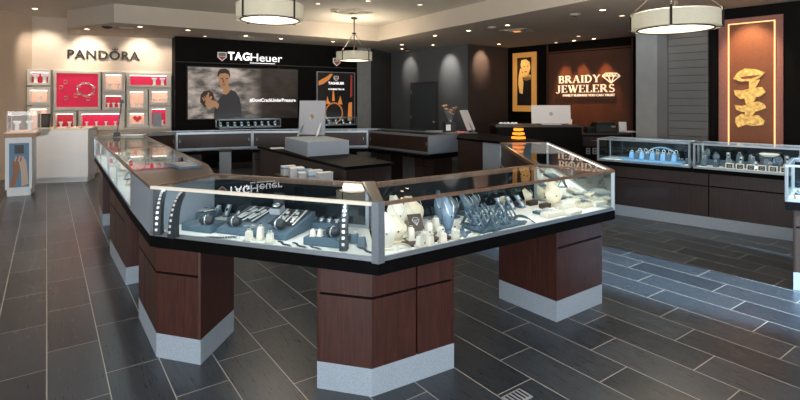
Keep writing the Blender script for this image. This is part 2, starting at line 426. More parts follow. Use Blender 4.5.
# right wall with pillar, slat panel
RW = Plane((4.44, 8.55), (5.73, 7.18)); RWF = Plane((4.44, 8.55), (9.6, 3.07))
m = MB(); RWF.box(m, -.1, 12.0, 0, SOF, -.15, 0)
struct('wall_right', m, 'black')
struct('pillar_right', MB().prism([atD(636, 100, 8.82).xy, atD(657.5, 100, 8.52).xy, (5.1, 9.2), (4.75, 9.6)], 0, SOF), 'pillar').name = 'trim_5'
ua, _ = RW.uz(658, 80, .03); ub, _ = RW.uz(709, 80, .03)
slat = thing('slatwall_panel', 'dark grey horizontal slatted wall panel between the grey pillar and the lit art panel', 'wall panel', RW.P(ua, 0), world=True)
m = MB(); RW.box(m, ua, ub, .02, 2.88, 0.001, .03); m.build('backing', 'plastic', slat)
ztop = 2.85; k = 0
m = MB(); RW.box(m, ua, ua+.16, .02, 2.88, .03, .05); m.build('side_board', 'slat', slat)
z = .1
while z < 2.85:
    m = MB(); RW.box(m, ua+.17, ub-.01, z, min(z+.117, 2.87), .03, .05); m.build('slat', 'slat', slat); z += .125
# front wall with shop windows behind the viewer
m = MB().box((-7.6, -3.1, 1.67), (.8, .15, 3.35)).box((9.2, -3.1, 1.67), (4.4, .15, 3.35)).box((0, -3.1, 3.1), (20, .15, .5)).box((0, -3.1, .15), (20, .15, .3))
for x in (-3.2, 1.0, 4.6): m.box((x, -3.1, 1.6), (.12, .15, 3))
struct('wall_front', m, 'beige')
struct('window_1', MB().box((0, -3.1, 1.6), (16, .02, 2.6)), 'glass')
# door in the grey wall
ud0, zd1 = GW.uz(411.5, 83); ud1, _ = GW.uz(438.5, 83)
d = MB(); GW.box(d, ud0+.05, ud1-.05, 0, 2.03, 0, .03); do = struct('door_1', d, 'door')
fr = MB(); GW.box(fr, ud0, ud0+.05, 0, 2.08, 0, .05); GW.box(fr, ud1-.05, ud1, 0, 2.08, 0, .05); GW.box(fr, ud0+.05, ud1-.05, 2.03, 2.08, 0, .05)
fr.build('door_frame', 'darkgrey', do)
kn = MB(); p = GW.P(ud1-.12, .98, .07); kn.lathe([(0, -.03), (.03, -.02), (.035, 0), (.03, .02), (0, .03)], 12, p); kn.build('door_knob', 'chrome', do)
for z in (.35, 1.1, 1.8):
    h = MB(); GW.box(h, ud0+.03, ud0+.07, z-.05, z+.05, .05, .06); h.build('hinge', 'chrome', do)

# ============================================================= COUNTER HELPERS
def off_poly(pts, d):
    P = [Vector((p[0], p[1])) for p in pts]; n = len(P); out = []
    for i in range(n):
        a, b, c = P[i-1], P[i], P[(i+1) % n]
        d1 = (b-a).normalized(); d2 = (c-b).normalized()
        n1 = Vector((-d1.y, d1.x)); n2 = Vector((-d2.y, d2.x))
        q = n1+n2; q = q/max(.3, q.dot(n1)); out.append(b+q*d)
    return out
def cabinet(label, pts, top, panels, group, kick=.146, wood='mahog', kickm='kick', name='base_cabinet', depth=.015):
    """pts ccw plan polygon; panels = {edge index: [(t0,t1,z0,z1,name), ...]}"""
    c = sum((Vector((p[0], p[1])) for p in pts), Vector((0, 0)))/len(pts)
    t = thing(name, label, 'cabinet', (c.x, c.y, 0), 0, group, world=True)
    MB().prism(pts, 0.0, kick).build('kick_plate', kickm, t)
    MB().prism(off_poly(pts, depth), kick, top).build('body', 'deck', t)
    n = len(pts)
    for e, lst in panels.items():
        a = Vector((pts[e][0], pts[e][1])); b = Vector((pts[(e+1) % n][0], pts[(e+1) % n][1])); L = (b-a).length
        for (t0, t1, z0, z1, nm) in lst:
            g0 = 0 if t0 == 0 else .006/L; g1 = 0 if t1 == 1 else .006/L
            MB().wall(a.lerp(b, t0+g0), a.lerp(b, t1-g1), z0+.0, z1, depth).build(nm, wood, t)
    return t
DZ = .508; GAP = .014
def full(t0=0, t1=1, top=.66, kick=.146): return [(t0, t1, kick, top, 'side_panel')]
def dd(t0=0, t1=1, top=.66, kick=.146): return [(t0, t1, kick, DZ, 'door'), (t0, t1, DZ+GAP, top, 'drawer_front')]

def showcase(label, q, sides, H=1.03, zd=.66, zf=.74, trimf='silver', trimt='silver', group=None, name='display_case', led=True, doorm='mahogd', seams=(), toprail=(1, 1, 1, 1), postw=.022, deckover=.0, ledpow=None):
    """q = four plan corners ccw starting front-left; sides = front,right,back,left each glass/door/panel/none"""
    Q = [Vector((p[0], p[1])) for p in q]; c = sum(Q, Vector((0, 0)))/4
    t = thing(name, label, 'display case', (c.x, c.y, zd), 0, group, world=True)
    MB().prism(off_poly(Q, -deckover) if deckover else Q, zd, zf-.012).build('deck', 'deck', t)
    MB().prism(off_poly(Q, .008), zf-.012, zf).build('case_floor', 'casefloor', t)
    rw = .02
    MB().prism(off_poly(Q, rw*.6), H-.010, H-.004).build('top_glass', 'glass', t)
    for i, s in enumerate(sides):
        a, b = Q[i], Q[(i+1) % 4]; L = (b-a).length; d = (b-a).normalized(); n = Vector((-d.y, d.x))
        if toprail[i]:
            m = MB(); m.prism([a, b, b+n*rw-d*rw*.4, a+n*rw+d*rw*.4], H-(.018 if s != 'door' else .035), H)
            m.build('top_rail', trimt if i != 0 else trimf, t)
        if s == 'none': continue
        a2, b2 = a+n*.004, b+n*.004
        if s != 'panel':
            m = MB(); m.prism([a, b, b+n*.014, a+n*.014], zf-.012 if s != 'door' else zf-.03, zf+.012 if s != 'door' else zf+.02); m.build('bottom_rail', 'silver', t)
            for p, sg in ((a, 1), (b, -1)):
                m = MB(); m.prism([p, p+d*postw*sg, p+d*postw*sg+n*.02, p+n*.02] if sg > 0 else [p-d*postw, p, p+n*.02, p-d*postw+n*.02], zf, H-.018); m.build('post', 'silver', t)
        if s == 'glass':
            MB().wall(a+n*.006, b+n*.006, zf, H-.012, .005).build('glass_pane', 'glass', t)
            for f in seams if i == 0 else ():
                p = a.lerp(b, f); MB().box((p.x+n.x*.01, p.y+n.y*.01, (zf+H)/2), (.012, .012, H-zf-.02), rz=math.atan2(d.y, d.x)).build('post', 'silver', t)
        elif s == 'door':
            for j in (0, 1):
                p0 = a.lerp(b, .5*j)+d*(.02 if j == 0 else -.01)+n*(.008+.008*j); p1 = a.lerp(b, .5+.5*j)-d*(.02 if j else -.01)+n*(.008+.008*j)
                o = MB().wall(p0, p1, zf+.02, H-.035, .007).build('sliding_door', doorm, t)
                h = p0.lerp(p1, .06 if j == 0 else .94)-n*.003
                MB().box((h.x, h.y, (zf+H)/2), (.012, .008, .05), rz=math.atan2(d.y, d.x)).build('handle', 'chrome', o)
        elif s == 'panel':
            MB().wall(a, b, zf-.012, H-.018, .012).build('end_panel', 'silverp', t)
        elif s == 'wood':
            MB().wall(a, b, zf-.012, H-.018, .012).build('end_panel', 'mahog', t)
    if led:
        a, b = Q[0], Q[1]; d = (b-a).normalized(); n = Vector((-d.y, d.x)); L = (b-a).length
        MB().prism([a+d*.05+n*.022, b-d*.05+n*.022, b-d*.05+n*.03, a+d*.05+n*.03], H-.016, H-.011).build('light_strip', 'led', t)
        mid = (a+b)/2+n*.045
        tg = (a+b)/2+n*.25
        bar_light('case_light', (mid.x, mid.y, H-.022), d, (tg.x, tg.y, zf), L*.92, .02, (ledpow or 4.2*L)*.26, (.80, .93, 1.0) if trimf == 'cream' or 'wall' in label or 'left' in label else (.96, .98, .96))
    return t
# ============================================================= ISLAND OF SHOWCASES
nF = Vector((.338, .941)); nR = Vector((-.568, .823)); nL = Vector((.82, .573))
L1 = Vector((-1.53, 3.03)); CC = Vector((-.11, 2.52)); RR = Vector((1.62, 3.73)); R2 = Vector((1.878, 6.28)); R3 = Vector((1.253, 6.2))
LA1 = Vector((-2.03, 3.73)); LA0 = Vector((-4.54, 7.35)); LA0i = Vector((-4.0, 7.70))
MI = Vector((-.192, 3.155)); RI = Vector((1.10, 4.05)); I1 = Vector((-1.337, 3.566)); I2 = Vector((-1.57, 4.05))
dF = (CC-L1).normalized(); dR = (RR-CC).normalized(); dL = (L1-LA1).normalized()
Lmid = LA0.lerp(LA1, .52); Lmidi = LA0i.lerp(I2, .52)
GRP = 'glass display cases of the centre island'
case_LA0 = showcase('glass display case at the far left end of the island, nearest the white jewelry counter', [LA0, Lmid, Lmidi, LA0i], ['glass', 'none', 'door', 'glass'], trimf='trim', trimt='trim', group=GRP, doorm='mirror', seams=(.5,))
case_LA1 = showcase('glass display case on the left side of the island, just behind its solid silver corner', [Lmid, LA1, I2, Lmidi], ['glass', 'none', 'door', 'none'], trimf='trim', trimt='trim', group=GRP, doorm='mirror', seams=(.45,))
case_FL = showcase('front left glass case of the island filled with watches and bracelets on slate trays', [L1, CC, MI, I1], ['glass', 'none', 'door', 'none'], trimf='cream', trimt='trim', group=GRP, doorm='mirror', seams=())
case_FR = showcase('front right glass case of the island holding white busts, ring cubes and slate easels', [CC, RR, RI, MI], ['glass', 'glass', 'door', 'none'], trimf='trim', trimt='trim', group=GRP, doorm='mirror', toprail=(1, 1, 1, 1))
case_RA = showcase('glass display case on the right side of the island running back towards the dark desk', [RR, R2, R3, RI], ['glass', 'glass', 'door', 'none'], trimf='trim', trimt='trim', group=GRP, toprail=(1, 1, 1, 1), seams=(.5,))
# solid corner filler
t = thing('corner_filler', 'solid silver corner block with a brown top on the left front of the island', 'counter corner', ((L1+I2)/2).to_3d(), world=True)
poly = [LA1+dL*.002, L1, I1, I2]
MB().prism(poly, .66, .728).build('deck', 'deck', t)
MB().prism(poly, .728, 1.012).build('silver_panel', 'silverp', t)
MB().prism(poly, 1.012, 1.03).build('top', 'topwood', t)
# silver post at the front corner
t = thing('corner_post', 'silver corner post between the two front glass cases of the island', 'post', (CC.x, CC.y, .72), world=True)
w = .035
MB().prism([CC-dF*w-nF*.006, CC-nF*.008-nR*.006, CC+dR*w-nR*.006, CC+dR*w*.6+nR*.014, CC-dF*w*.6+nF*.014], .722, 1.034).build('post', 'silver', t)
MB().prism([CC-dF*w*.9, CC+dR*w*.9, MI+Vector((.03, .02)), MI+Vector((-.05, .0))], 1.030, 1.037).build('top_strip', 'topwood', t)
# base cabinets of the island
G2 = 'mahogany base cabinets under the island'
A0, A1, A2 = (-.448, 2.673), (-.147, 2.592), (.3135, 2.874)
cabinet('mahogany base cabinet under the front corner of the island, nearest the viewer', [A0, A1, A2, (.08, 3.14), (-.31, 3.05)], .66,
        {0: dd(), 1: dd(0, .52)+dd(.52, 1), 2: full(), 3: full(), 4: full()}, G2)
B0, B1, B2, B3 = (-1.871, 3.544), (-1.475, 2.997), (-1.171, 2.906), (-1.119, 3.336)
cabinet('angled mahogany base cabinet under the left front corner of the island', [B0, B1, B2, B3, (-1.50, 3.82)], .66,
        {0: [(0, .35, .146, DZ, 'door'), (.35, 1, .146, DZ, 'door'), (0, 1, DZ+GAP, .66, 'drawer_front')], 1: dd(), 2: full(), 3: full(), 4: full()}, G2)
C0, C1, C2 = (.779, 3.895), (1.096, 3.467), (1.55, 3.798)
cabinet('mahogany base cabinet under the right front corner of the island', [C0, C1, C2, (1.28, 4.25)], .66, {0: full(), 1: dd(), 2: full(), 3: full()}, G2)
def arm_base(p0, p1, label):
    a = Vector(p0); b = Vector(p1); w = .40
    cabinet(label, [a, b, b+nL*w, a+nL*w], .66, {0: dd(0, .4)+dd(.4, 1), 1: full(), 2: full(), 3: full()}, G2)
arm_base((-2.96, 5.05), (-2.31, 4.17), 'mahogany base cabinet in the middle of the left side of the island')
arm_base((-4.13, 6.80), (-3.69, 6.14), 'mahogany base cabinet at the far end of the left side of the island')
cabinet('dark base cabinet under the right side case of the island', [(1.55, 5.2), (1.72, 5.22), (1.78, 6.0), (1.30, 5.95), (1.26, 5.2)], .66, {0: full(), 1: full(), 2: full(), 3: full(), 4: full()}, G2, wood='mahogd')
# back cases of the ring, seen from inside: aluminium frames with sliding doors
Q = [Vector(p) for p in ((-4.0, 7.70), (-3.67, 8.12), (-2.56, 8.58), (-.565, 8.73), (.436, 7.57))]
O = [Vector(p) for p in ((-4.54, 7.40), (-4.10, 8.50), (-2.72, 9.15), (-.36, 9.32), (.937, 8.0))]
names = ['short angled case behind the far left end of the island', 'back case of the island with brown sliding doors, left of the computer', 'back case of the island with brown sliding doors behind the silver computer', 'angled back case with a silver end panel, right of the silver computer']
for i in range(4):
    # outer edge is the customer side: ccw from outside front-left
    q = [O[i+1], O[i], Q[i], Q[i+1]]
    sides = ['glass', 'none', 'door', 'panel' if i == 3 else 'none']
    showcase(names[i], q, sides, zd=.655, zf=.745, group=GRP, led=False, trimt='silver', doorm='mahogd')
def inner_base(i, t0, t1, label):
    a, b = Q[i].lerp(Q[i+1], t0), Q[i].lerp(Q[i+1], t1); c, d = O[i].lerp(O[i+1], t0), O[i].lerp(O[i+1], t1)
    P = [b.lerp(d, .2), a.lerp(c, .2), a.lerp(c, .85), b.lerp(d, .85)]
    P = [P[1], P[0], P[3], P[2]]
    cabinet(label, P, .655, {0: dd(0, .5)+dd(.5, 1), 1: full(), 2: full(), 3: full()}, G2, wood='mahogd')
inner_base(1, .05, .35, 'dark base cabinet under the back case, far left of the computer')
inner_base(2, .0, .38, 'dark base cabinet under the back case, just left of the computer')
inner_base(3, .1, .35, 'dark base cabinet under the angled back case, right of the computer')
inner_base(3, .72, .98, 'dark base cabinet below the silver end panel of the back case')
# desk closing the ring on the right
t = thing('service_desk', 'dark brown desk closing the back right of the island, with a grey front panel', 'desk', (1.2, 6.9, 0), world=True)
D0, D1, D2 = Vector((.826, 7.05)), Vector((1.11, 6.63)), Vector((1.285, 6.37))
MB().prism([D0, D1, D1+Vector((.5, .36)), D0+Vector((.5, .36))], 0, 1.0).build('body', 'mahogd', t)
MB().prism([D1, D2, D2+Vector((.5, .36)), D1+Vector((.5, .36))], 0, .995).build('front_panel', 'silverp', t)['label'] = 'grey front panel'
MB().prism([D0+Vector((-.02, -.01)), D2+Vector((-.02, -.02)), D2+Vector((.62, .12)), D0+Vector((.6, .9)), (.95, 7.95)], 1.0, 1.03).build('top', 'deck', t)
# island inside the ring with the computer
t = thing('work_island', 'dark brown work island in the middle of the ring of cases', 'counter', (-1.1, 6.0, 0), world=True)
W = [Vector(p) for p in ((-2.0, 6.93), (-.525, 4.72), (-.05, 5.07), (-1.53, 7.26))]
MB().prism(off_poly(W, .03), 0, .89).build('body', 'mahogd', t)
MB().prism(W, .89, .92).build('top', 'deck', t)
dW = (W[1]-W[0]).normalized(); oW = Vector((dW.y, -dW.x))
sh0, sh1 = W[0].lerp(W[1], .52), W[0].lerp(W[1], .93)
MB().prism([sh0+oW*.26, sh1+oW*.26, sh1-oW*.03, sh0-oW*.03], .70, .72).build('shelf', 'mahogd', t)
for f in (.02, .98):
    p = sh0.lerp(sh1, f); MB().prism([p+oW*.24-dW*.01, p+oW*.24+dW*.01, p-oW*.04+dW*.01, p-oW*.04-dW*.01], 0, .70).build('bracket', 'mahogd', t)
# grey riser box and computer
def Fz(px, py, z): v = F(px, py, z); return Vector((v.x, v.y))
r0, r1, r2 = Fz(285, 150, .92), Fz(307.5, 157, .92), Fz(349, 154, .92)
t = thing('riser_box', 'grey riser box on the work island carrying the silver computer', 'box', (r1.x, r1.y, .92), world=True)
r3 = r0+(r2-r1)
MB().prism([r0, r1, r2, r3], .922, 1.085).build('body', 'silverp', t)
kb = Fz(282, 148.5, .92)
t = thing('notepad', 'small white notepad on the dark work island left of the grey riser', 'notepad', (kb.x-.06, kb.y-.02, .921), .6)
MB().box((0, 0, .005), (.16, .10, .01)).build('pages', 'paper', t); MB().box((0, .045, .012), (.16, .012, .006)).build('binding', 'silver', t)
# all-in-one computer seen from behind: right edge near, left edge far
def computer(name, label, p_left, p_right, zb, h, lean, m1, legs=True, logo=True):
    a, b = Vector(p_left), Vector(p_right); L = (b-a).length; d = (b-a).normalized()
    t = thing(name, label, 'computer', ((a.x+b.x)/2, (a.y+b.y)/2, zb), math.atan2(d.y, d.x))
    th = math.radians(lean)
    def tilt(y, z): return (y*math.cos(th)+z*math.sin(th), z*math.cos(th)-y*math.sin(th))
    def plate(m, x0, x1, y0, y1, z0, z1):
        pts = [(x, *tilt(y, z)) for x in (x0, x1) for y in (y0, y1) for z in (z0, z1)]
        return m.add(pts, [(0, 1, 3, 2), (4, 6, 7, 5), (0, 4, 5, 1), (2, 3, 7, 6), (0, 2, 6, 4), (1, 5, 7, 3)])
    plate(MB(), -L/2, L/2, 0, .02, .02, h).build('shell', m1, t)
    plate(MB(), -L/2+.01, L/2-.01, .0205, .024, .03, h-.01).build('screen', 'plastic', t)
    if legs:
        for sx in (-1, 1):
            y, z = tilt(0, .17); MB().bar((sx*L*.36, y-.004, z), (sx*L*.36, y-.12, 0.004), .025, .008).build('stand_leg', 'silver', t)
    else:
        MB().box((0, .05, .006), (L*.5, .16, .012)).build('stand_foot', m1, t)
    if logo:
        o = MB(); y, z = tilt(-.004, h*.55)
        o.torus((0, y, z), .028, .0035, 18, 5, 'Y')
        lm = text_mb('hp', .038, .001, .0008, shear=.25); o2 = MB()
        lm.v = [Vector((v.x, y-v.z, z+v.y-.008)) for v in lm.v]
        o.v, o.f = o.v+lm.v, o.f+[tuple(i+len(o.v) for i in f) for f in lm.f]
        o.build('logo', 'gem' if logo == 'dark' else 'gold', t)
    return t
pl, pr = Fz(298.5, 136, 1.085), Fz(323.5, 141.5, 1.085)
computer('desktop_computer', 'silver all-in-one computer seen from behind, propped on the grey riser box', (pl.x, pl.y), (pl.x+.36, pl.y-.12), 1.086, .47, 4, 'screen')
# white watch boxes on the shelf of the work island
n = 9
xs = [273, 281, 290, 297, 304, 309, 316, 322, 328]
for i, x in enumerate(xs):
    f = (i+.5)/n; p = sh0.lerp(sh1, f)+oW*(.10+.04*(i % 2))
    t = thing('watch_box', ['pale blue-white watch box, leftmost on the low shelf of the work island', 'second pale watch box from the left on the low shelf of the work island', 'third pale watch box from the left on the low shelf', 'fourth pale watch box from the left on the low shelf', 'middle pale watch box of the row on the low shelf', 'pale watch box just right of the middle on the low shelf', 'third pale watch box from the right on the low shelf', 'second pale watch box from the right on the low shelf', 'rightmost pale watch box on the low shelf of the work island'][i], 'box', (p.x, p.y, .721), math.atan2(dW.y, dW.x)+R.uniform(-.25, .25), 'watch boxes on the low shelf')
    h = .07+.05*R.random(); MB().box((0, 0, h/2), (.085, .15, h)).build('box_body', 'white', t); MB().box((0, 0, h+.006), (.089, .154, .012)).build('lid', 'skyfab' if i % 3 == 1 else 'paper', t)
# grey bin between the bases
p = Vector((-2.45, 6.9)); t = thing('waste_bin', 'slim grey bin standing on the floor inside the ring of cases', 'bin', F(225.5, 205, 0), .3)
MB().box((0, 0, .40), (.16, .22, .80)).build('bin_body', 'silverp', t); MB().box((0, 0, .815), (.17, .23, .03)).build('lid', 'darkgrey', t)
# grey tray lying on brown corner top
p = Fz(183, 166.5, 1.03)
t = thing('counter_pad', 'grey leatherette pad lying on the brown top at the left corner of the island', 'pad', (p.x, p.y, 1.031), math.atan2(dL.y, dL.x)+.1)
MB().box((0, 0, .008), (.34, .17, .016)).build('pad', 'slate', t, bevel=.004); MB().box((0, 0, .018), (.29, .12, .005)).build('insert', 'screen', t)
# small stand at far left end of island
p = Fz(117, 136.5, 1.03)
t = thing('card_reader', 'small black card reader with a slim pole on the far left end of the island', 'card reader', (p.x, p.y, 1.031), .4)
MB().box((0, 0, .03), (.09, .11, .06), taper=.8).build('base', 'plastic', t); MB().bar((0, 0, .05), (.06, .02, .50), .016, .016).build('pole', 'plastic', t)
MB().box((.06, .02, .51), (.05, .03, .05)).build('reader_head', 'plastic', t)
p = Fz(132, 135.3, 1.03)
t = thing('flat_tray', 'low white and black tray on the far end of the left case', 'tray', (p.x, p.y, 1.031), .2)
MB().box((0, 0, .01), (.36, .14, .02)).build('tray_body', 'paper', t); MB().box((0, 0, .021), (.30, .09, .004)).build('insert', 'plastic', t)
# carousel of lit orange boxes
p = F(518.5, 140, 1.03)
t = thing('tiered_display', 'small tiered acrylic stand glowing orange on the dark desk of the island', 'display stand', (p.x, p.y, 1.031), .5)
for k in range(3):
    MB().box((.0, 0, .03+.055*k), (.13-.02*k, .13-.02*k, .03)).build('tier', 'orange', t)
    MB().box((0, 0, .053+.055*k), (.08, .08, .016)).build('spacer', 'gold', t)
l = bpy.data.lights.new('orange_glow', 'POINT'); l.energy = 2; l.color = (1, .5, .15); l.shadow_soft_size = .05
o = bpy.data.objects.new('orange_glow', l); C.objects.link(o); o.location = (p.x-.1, p.y-.15, 1.28)

# ============================================================= RIGHT WALL CASES
wa = Vector((2.743, 6.893)); wl = lambda X: Vector((X, 9.427-.924*X)); nW = Vector((.678, .735)); dWc = Vector((.735, -.678))
s0, s1, s2 = wl(2.743), wl(3.585), wl(4.98)
c1 = showcase('low glass case by the right wall with a light blue tiered display inside', [s0, s1, s1+nW*.5, s0+nW*.5], ['glass', 'glass', 'door', 'glass'], doorm='mirror', zd=.67, zf=.735, group='glass cases along the right wall', ledpow=5)
c2 = showcase('long glass case crowded with dark blue displays, under the lit art panel', [s1+dWc*.03, s2, s2+nW*.5, s1+dWc*.03+nW*.5], ['glass', 'glass', 'door', 'glass'], doorm='mirror', zd=.67, zf=.735, group='glass cases along the right wall', seams=(.55,), ledpow=6)
bp = [wl(2.80)+nW*.04, wl(4.95)+nW*.04, wl(4.95)+nW*.46, wl(2.80)+nW*.46]
cabinet('long dark base cabinet under the cases along the right wall', bp, .67, {0: [(0, .43, .14, .505, 'door'), (.43, 1, .14, .505, 'door'), (0, .43, .52, .67, 'drawer_front'), (.43, 1, .52, .67, 'drawer_front')], 1: full(), 3: full()}, 'wall side cabinets', kick=.14, wood='mahogd')
K = [Vector(p) for p in ((3.15, 4.05), (4.1, 3.55), (4.5, 3.98), (3.6, 4.55))]
c3 = showcase('glass case at the right edge of the picture, nearest on the right', K, ['glass', 'glass', 'door', 'glass'], doorm='mirror', group='glass cases along the right wall', ledpow=3)
K2 = off_poly(K, .05)
cabinet('dark base cabinet under the case at the right edge of the picture', K2, .66, {0: dd(), 1: full(), 2: full(), 3: full()}, 'wall side cabinets', wood='mahogd')
# ============================================================= SMALL JEWELRY DISPLAYS (one of each kind, then copied)
def mk_bust(fab, nm, h=.20, w=.13, neck=True):
    def fn():
        r = raw(nm); rows = []
        for i in range(9):
            s = i/8; z = .012+h*s
            hw = w/2*(.30+.75*math.sin(PI*min(1, .12+s*.62))) if s < .62 else w/2*(1.02-.72*((s-.62)/.38)**.8)
            y = .05*s-.035*math.sin(PI*s)
            rows.append([(hw*u, y+.022*u*u*1.2, z) for u in (-1, -.66, -.33, 0, .33, .66, 1)])
        MB().sheet(rows, .008, (0, 1, 0)).build('bust_form', fab, r)
        MB().bar((0, .045, h*.7), (0, .095, .006), .03, .006).build('stand', fab, r)
        MB().box((0, .03, .006), (w*.7, .10, .012)).build('foot', fab, r, bevel=.003)
        if neck:
            pts = []
            for k in range(13):
                a = PI*(k/12); u = math.cos(a); d = math.sin(a)
                zz = h*.86-h*.42*d; s = zz/h
                pts.append((w*.34*u, .05*s-.035*math.sin(PI*s)-.004, .012+zz))
            c = MB().tube(pts, .0016, 5).build('necklace', 'metal', r)
            s = .44; MB().lathe([(0, -.006), (.006, 0), (0, .006)], 6, (0, .05*s-.035*math.sin(PI*s)-.006, .012+h*s)).build('pendant', 'gem', c)
        return r
    return Proto(fn)
def mk_ringcube(fab, nm='ring_stand', s=.036, h=.045):
    def fn():
        r = raw(nm)
        MB().box((0, 0, .003), (s*1.25, s*1.25, .006)).build('foot', fab, r)
        MB().box((0, 0, .006+h/2), (s, s, h), taper=.82).build('block', fab, r, bevel=.003)
        MB().torus((0, 0, .010+h), s*.26, .0022, 14, 5, 'Y').build('ring', 'metal', r)
        MB().lathe([(0, 0), (.005, .003), (.0035, .007), (0, .007)], 6, (0, 0, .010+h+s*.26)).build('stone', 'gem', r)
        return r
    return Proto(fn)
def mk_ringtray(fab, nm='ring_tray', nx=6, ny=2, w=.19, d=.075, h=.03):
    def fn():
        r = raw(nm)
        MB().box((0, 0, h/2), (w, d, h)).build('tray_body', fab, r, bevel=.003)
        MB().box((0, 0, h+.002), (w*.94, d*.9, .004)).build('pad', fab, r)
        f = None
        for i in range(nx):
            for j in range(ny):
                x = (i+.5)/nx*w*.9-w*.45; y = (j+.5)/ny*d*.84-d*.42
                if f is None:
                    f = MB().torus((0, 0, 0), .0085, .0022, 10, 4, 'Y').build('ring', 'metal', r); f.location = (x, y, h+.008)
                else:
                    o = f.copy(); C.objects.link(o); o.parent = r; o.location = (x, y, h+.008)
        return r
    return Proto(fn)
def mk_watch_pad(fab, nm='watch_stand', tilt=.9):
    """sloping pad on a stand with a watch strapped along it"""
    def fn():
        r = raw(nm); c, s = math.cos(tilt), math.sin(tilt)
        def P(x, u, o=0): return (x, u*c-o*s, .006+u*s+o*c)
        MB().box((0, .03, .003), (.05, .08, .006)).build('foot', fab, r)
        m = MB(); m.add([P(x, u, o) for x in (-.024, .024) for u in (0, .10) for o in (0, .008)], [(0, 1, 3, 2), (4, 6, 7, 5), (0, 4, 5, 1), (2, 3, 7, 6), (0, 2, 6, 4), (1, 5, 7, 3)])
        m.build('pad', fab, r); MB().bar(P(0, .08), (0, .075, .004), .02, .004).build('strut', fab, r)
        m = MB(); m.add([P(x, u, o) for x in (-.009, .009) for u in (.005, .095) for o in (.008, .011)], [(0, 1, 3, 2), (4, 6, 7, 5), (0, 4, 5, 1), (2, 3, 7, 6), (0, 2, 6, 4), (1, 5, 7, 3)])
        m.build('strap', 'metal', r)
        d = MB(); ctr = Vector(P(0, .052, .013)); n = Vector((0, -s, c)); e = Vector((0, c, s)); x = Vector((1, 0, 0)); vs = []
        for o, rr in ((0, .016), (.005, .015)):
            for k in range(14): a = 2*PI*k/14; vs.append(ctr+n*o+x*rr*math.cos(a)+e*rr*math.sin(a))
        d.add(vs, [tuple(range(14, 28))]+[(k, (k+1) % 14, 14+(k+1) % 14, 14+k) for k in range(14)]); d.build('watch_case', 'chrome', r)
        dd_ = MB(); dd_.add([ctr+n*.0055+x*.011*math.cos(2*PI*k/12)+e*.011*math.sin(2*PI*k/12) for k in range(12)], [tuple(range(12))]); dd_.build('dial', 'gem', r)
        return r
    return Proto(fn)
def mk_easel(fab='slate', nm='bracelet_easel'):
    """open u-shaped leaning frame"""
    def fn():
        r = raw(nm)
        m = MB()
        for sx in (-1, 1): m.bar((sx*.022, 0, .006), (sx*.022, .05, .085), .009, .007)
        m.bar((-.026, 0, .008), (.026, 0, .008), .012, .008); m.build('frame', fab, r)
        MB().bar((0, .045, .075), (0, .085, .003), .03, .005).build('strut', fab, r)
        MB().box((0, .04, .003), (.055, .09, .006)).build('foot', fab, r)
        MB().tube([(.022*math.cos(a), .022, .045+.018*math.sin(a)) for a in [PI*k/8 for k in range(-8, 1)]], .0025, 5).build('bracelet', 'metal', r)
        return r
    return Proto(fn)
def mk_ramp(fab='darkfab', nm='bracelet_ramp', h=.26, w=.045, d=.10):
    """tall curved ramp, bracelet strapped down its spine"""
    def fn():
        r = raw(nm); rows = []; N = 12
        for i in range(N+1):
            a = PI/2*i/N; y = -d/2+d*(1-math.cos(a)); z = h*math.sin(a)
            rows.append((y, z))
        vs = []; 
        for sx in (-1, 1):
            for y, z in rows: vs.append((sx*w/2*(1-.35*z/h), y, z+.004))
            for y, z in rows[::-1]: vs.append((sx*w/2*(1-.35*z/h), min(d/2, y+.030+.02*(1-z/h)), max(0, z-.01)+.004))
        n = len(vs)//2; m = MB()
        m.add(vs, [tuple(range(n)), tuple(range(n, 2*n))[::-1]]+[(i, n+i, n+(i+1) % n, (i+1) % n) for i in range(n)]); m.build('ramp_body', fab, r)
        lk = None
        for i in range(1, 11):
            a = PI/2*i/11.5; y = -d/2+d*(1-math.cos(a)); z = h*math.sin(a)+.004
            if lk is None:
                lk = MB().box((0, 0, 0), (.016, .006, .016)).build('link', 'metal', r, bevel=.002); o = lk
            else: o = lk.copy(); C.objects.link(o); o.parent = r
            o.location = (0, y-.004, z); o.rotation_euler = (-(PI/2-math.atan2(h*math.cos(a), d*math.sin(a)+1e-4)), 0, 0)
        return r
    return Proto(fn)
def mk_cuff(fab='darkfab', nm='bangle_cushion'):
    def fn():
        r = raw(nm)
        m = MB(); N = 10
        prof = [(.012*0, -.045), (.022, -.043), (.03, -.02), (.031, 0), (.03, .02), (.022, .043), (0, .045)]
        m.lathe(prof, 14, (0, 0, .028), ry=PI/2); m.build('cushion', fab, r)
        MB().torus((0, 0, .028), .033, .0045, 20, 6, 'X').build('bangle', 'chrome', r)
        MB().box((0, 0, .003), (.06, .04, .006)).build('foot', fab, r)
        return r
    return Proto(fn)
def mk_chain(nm='bracelet', L=.16, m_='chrome', curl=.012):
    def fn():
        r = raw(nm)
        pts = [(-L/2+L*k/20, curl*math.sin(k*.5), .005) for k in range(21)]
        MB().tube(pts, [.0035+.0012*(k % 2) for k in range(21)], 6).build('chain', m_, r)
        MB().torus((L/2+.006, curl*math.sin(10), .006), .007, .0018, 10, 4, 'Z').build('clasp', 'metal', r)
        return r
    return Proto(fn)
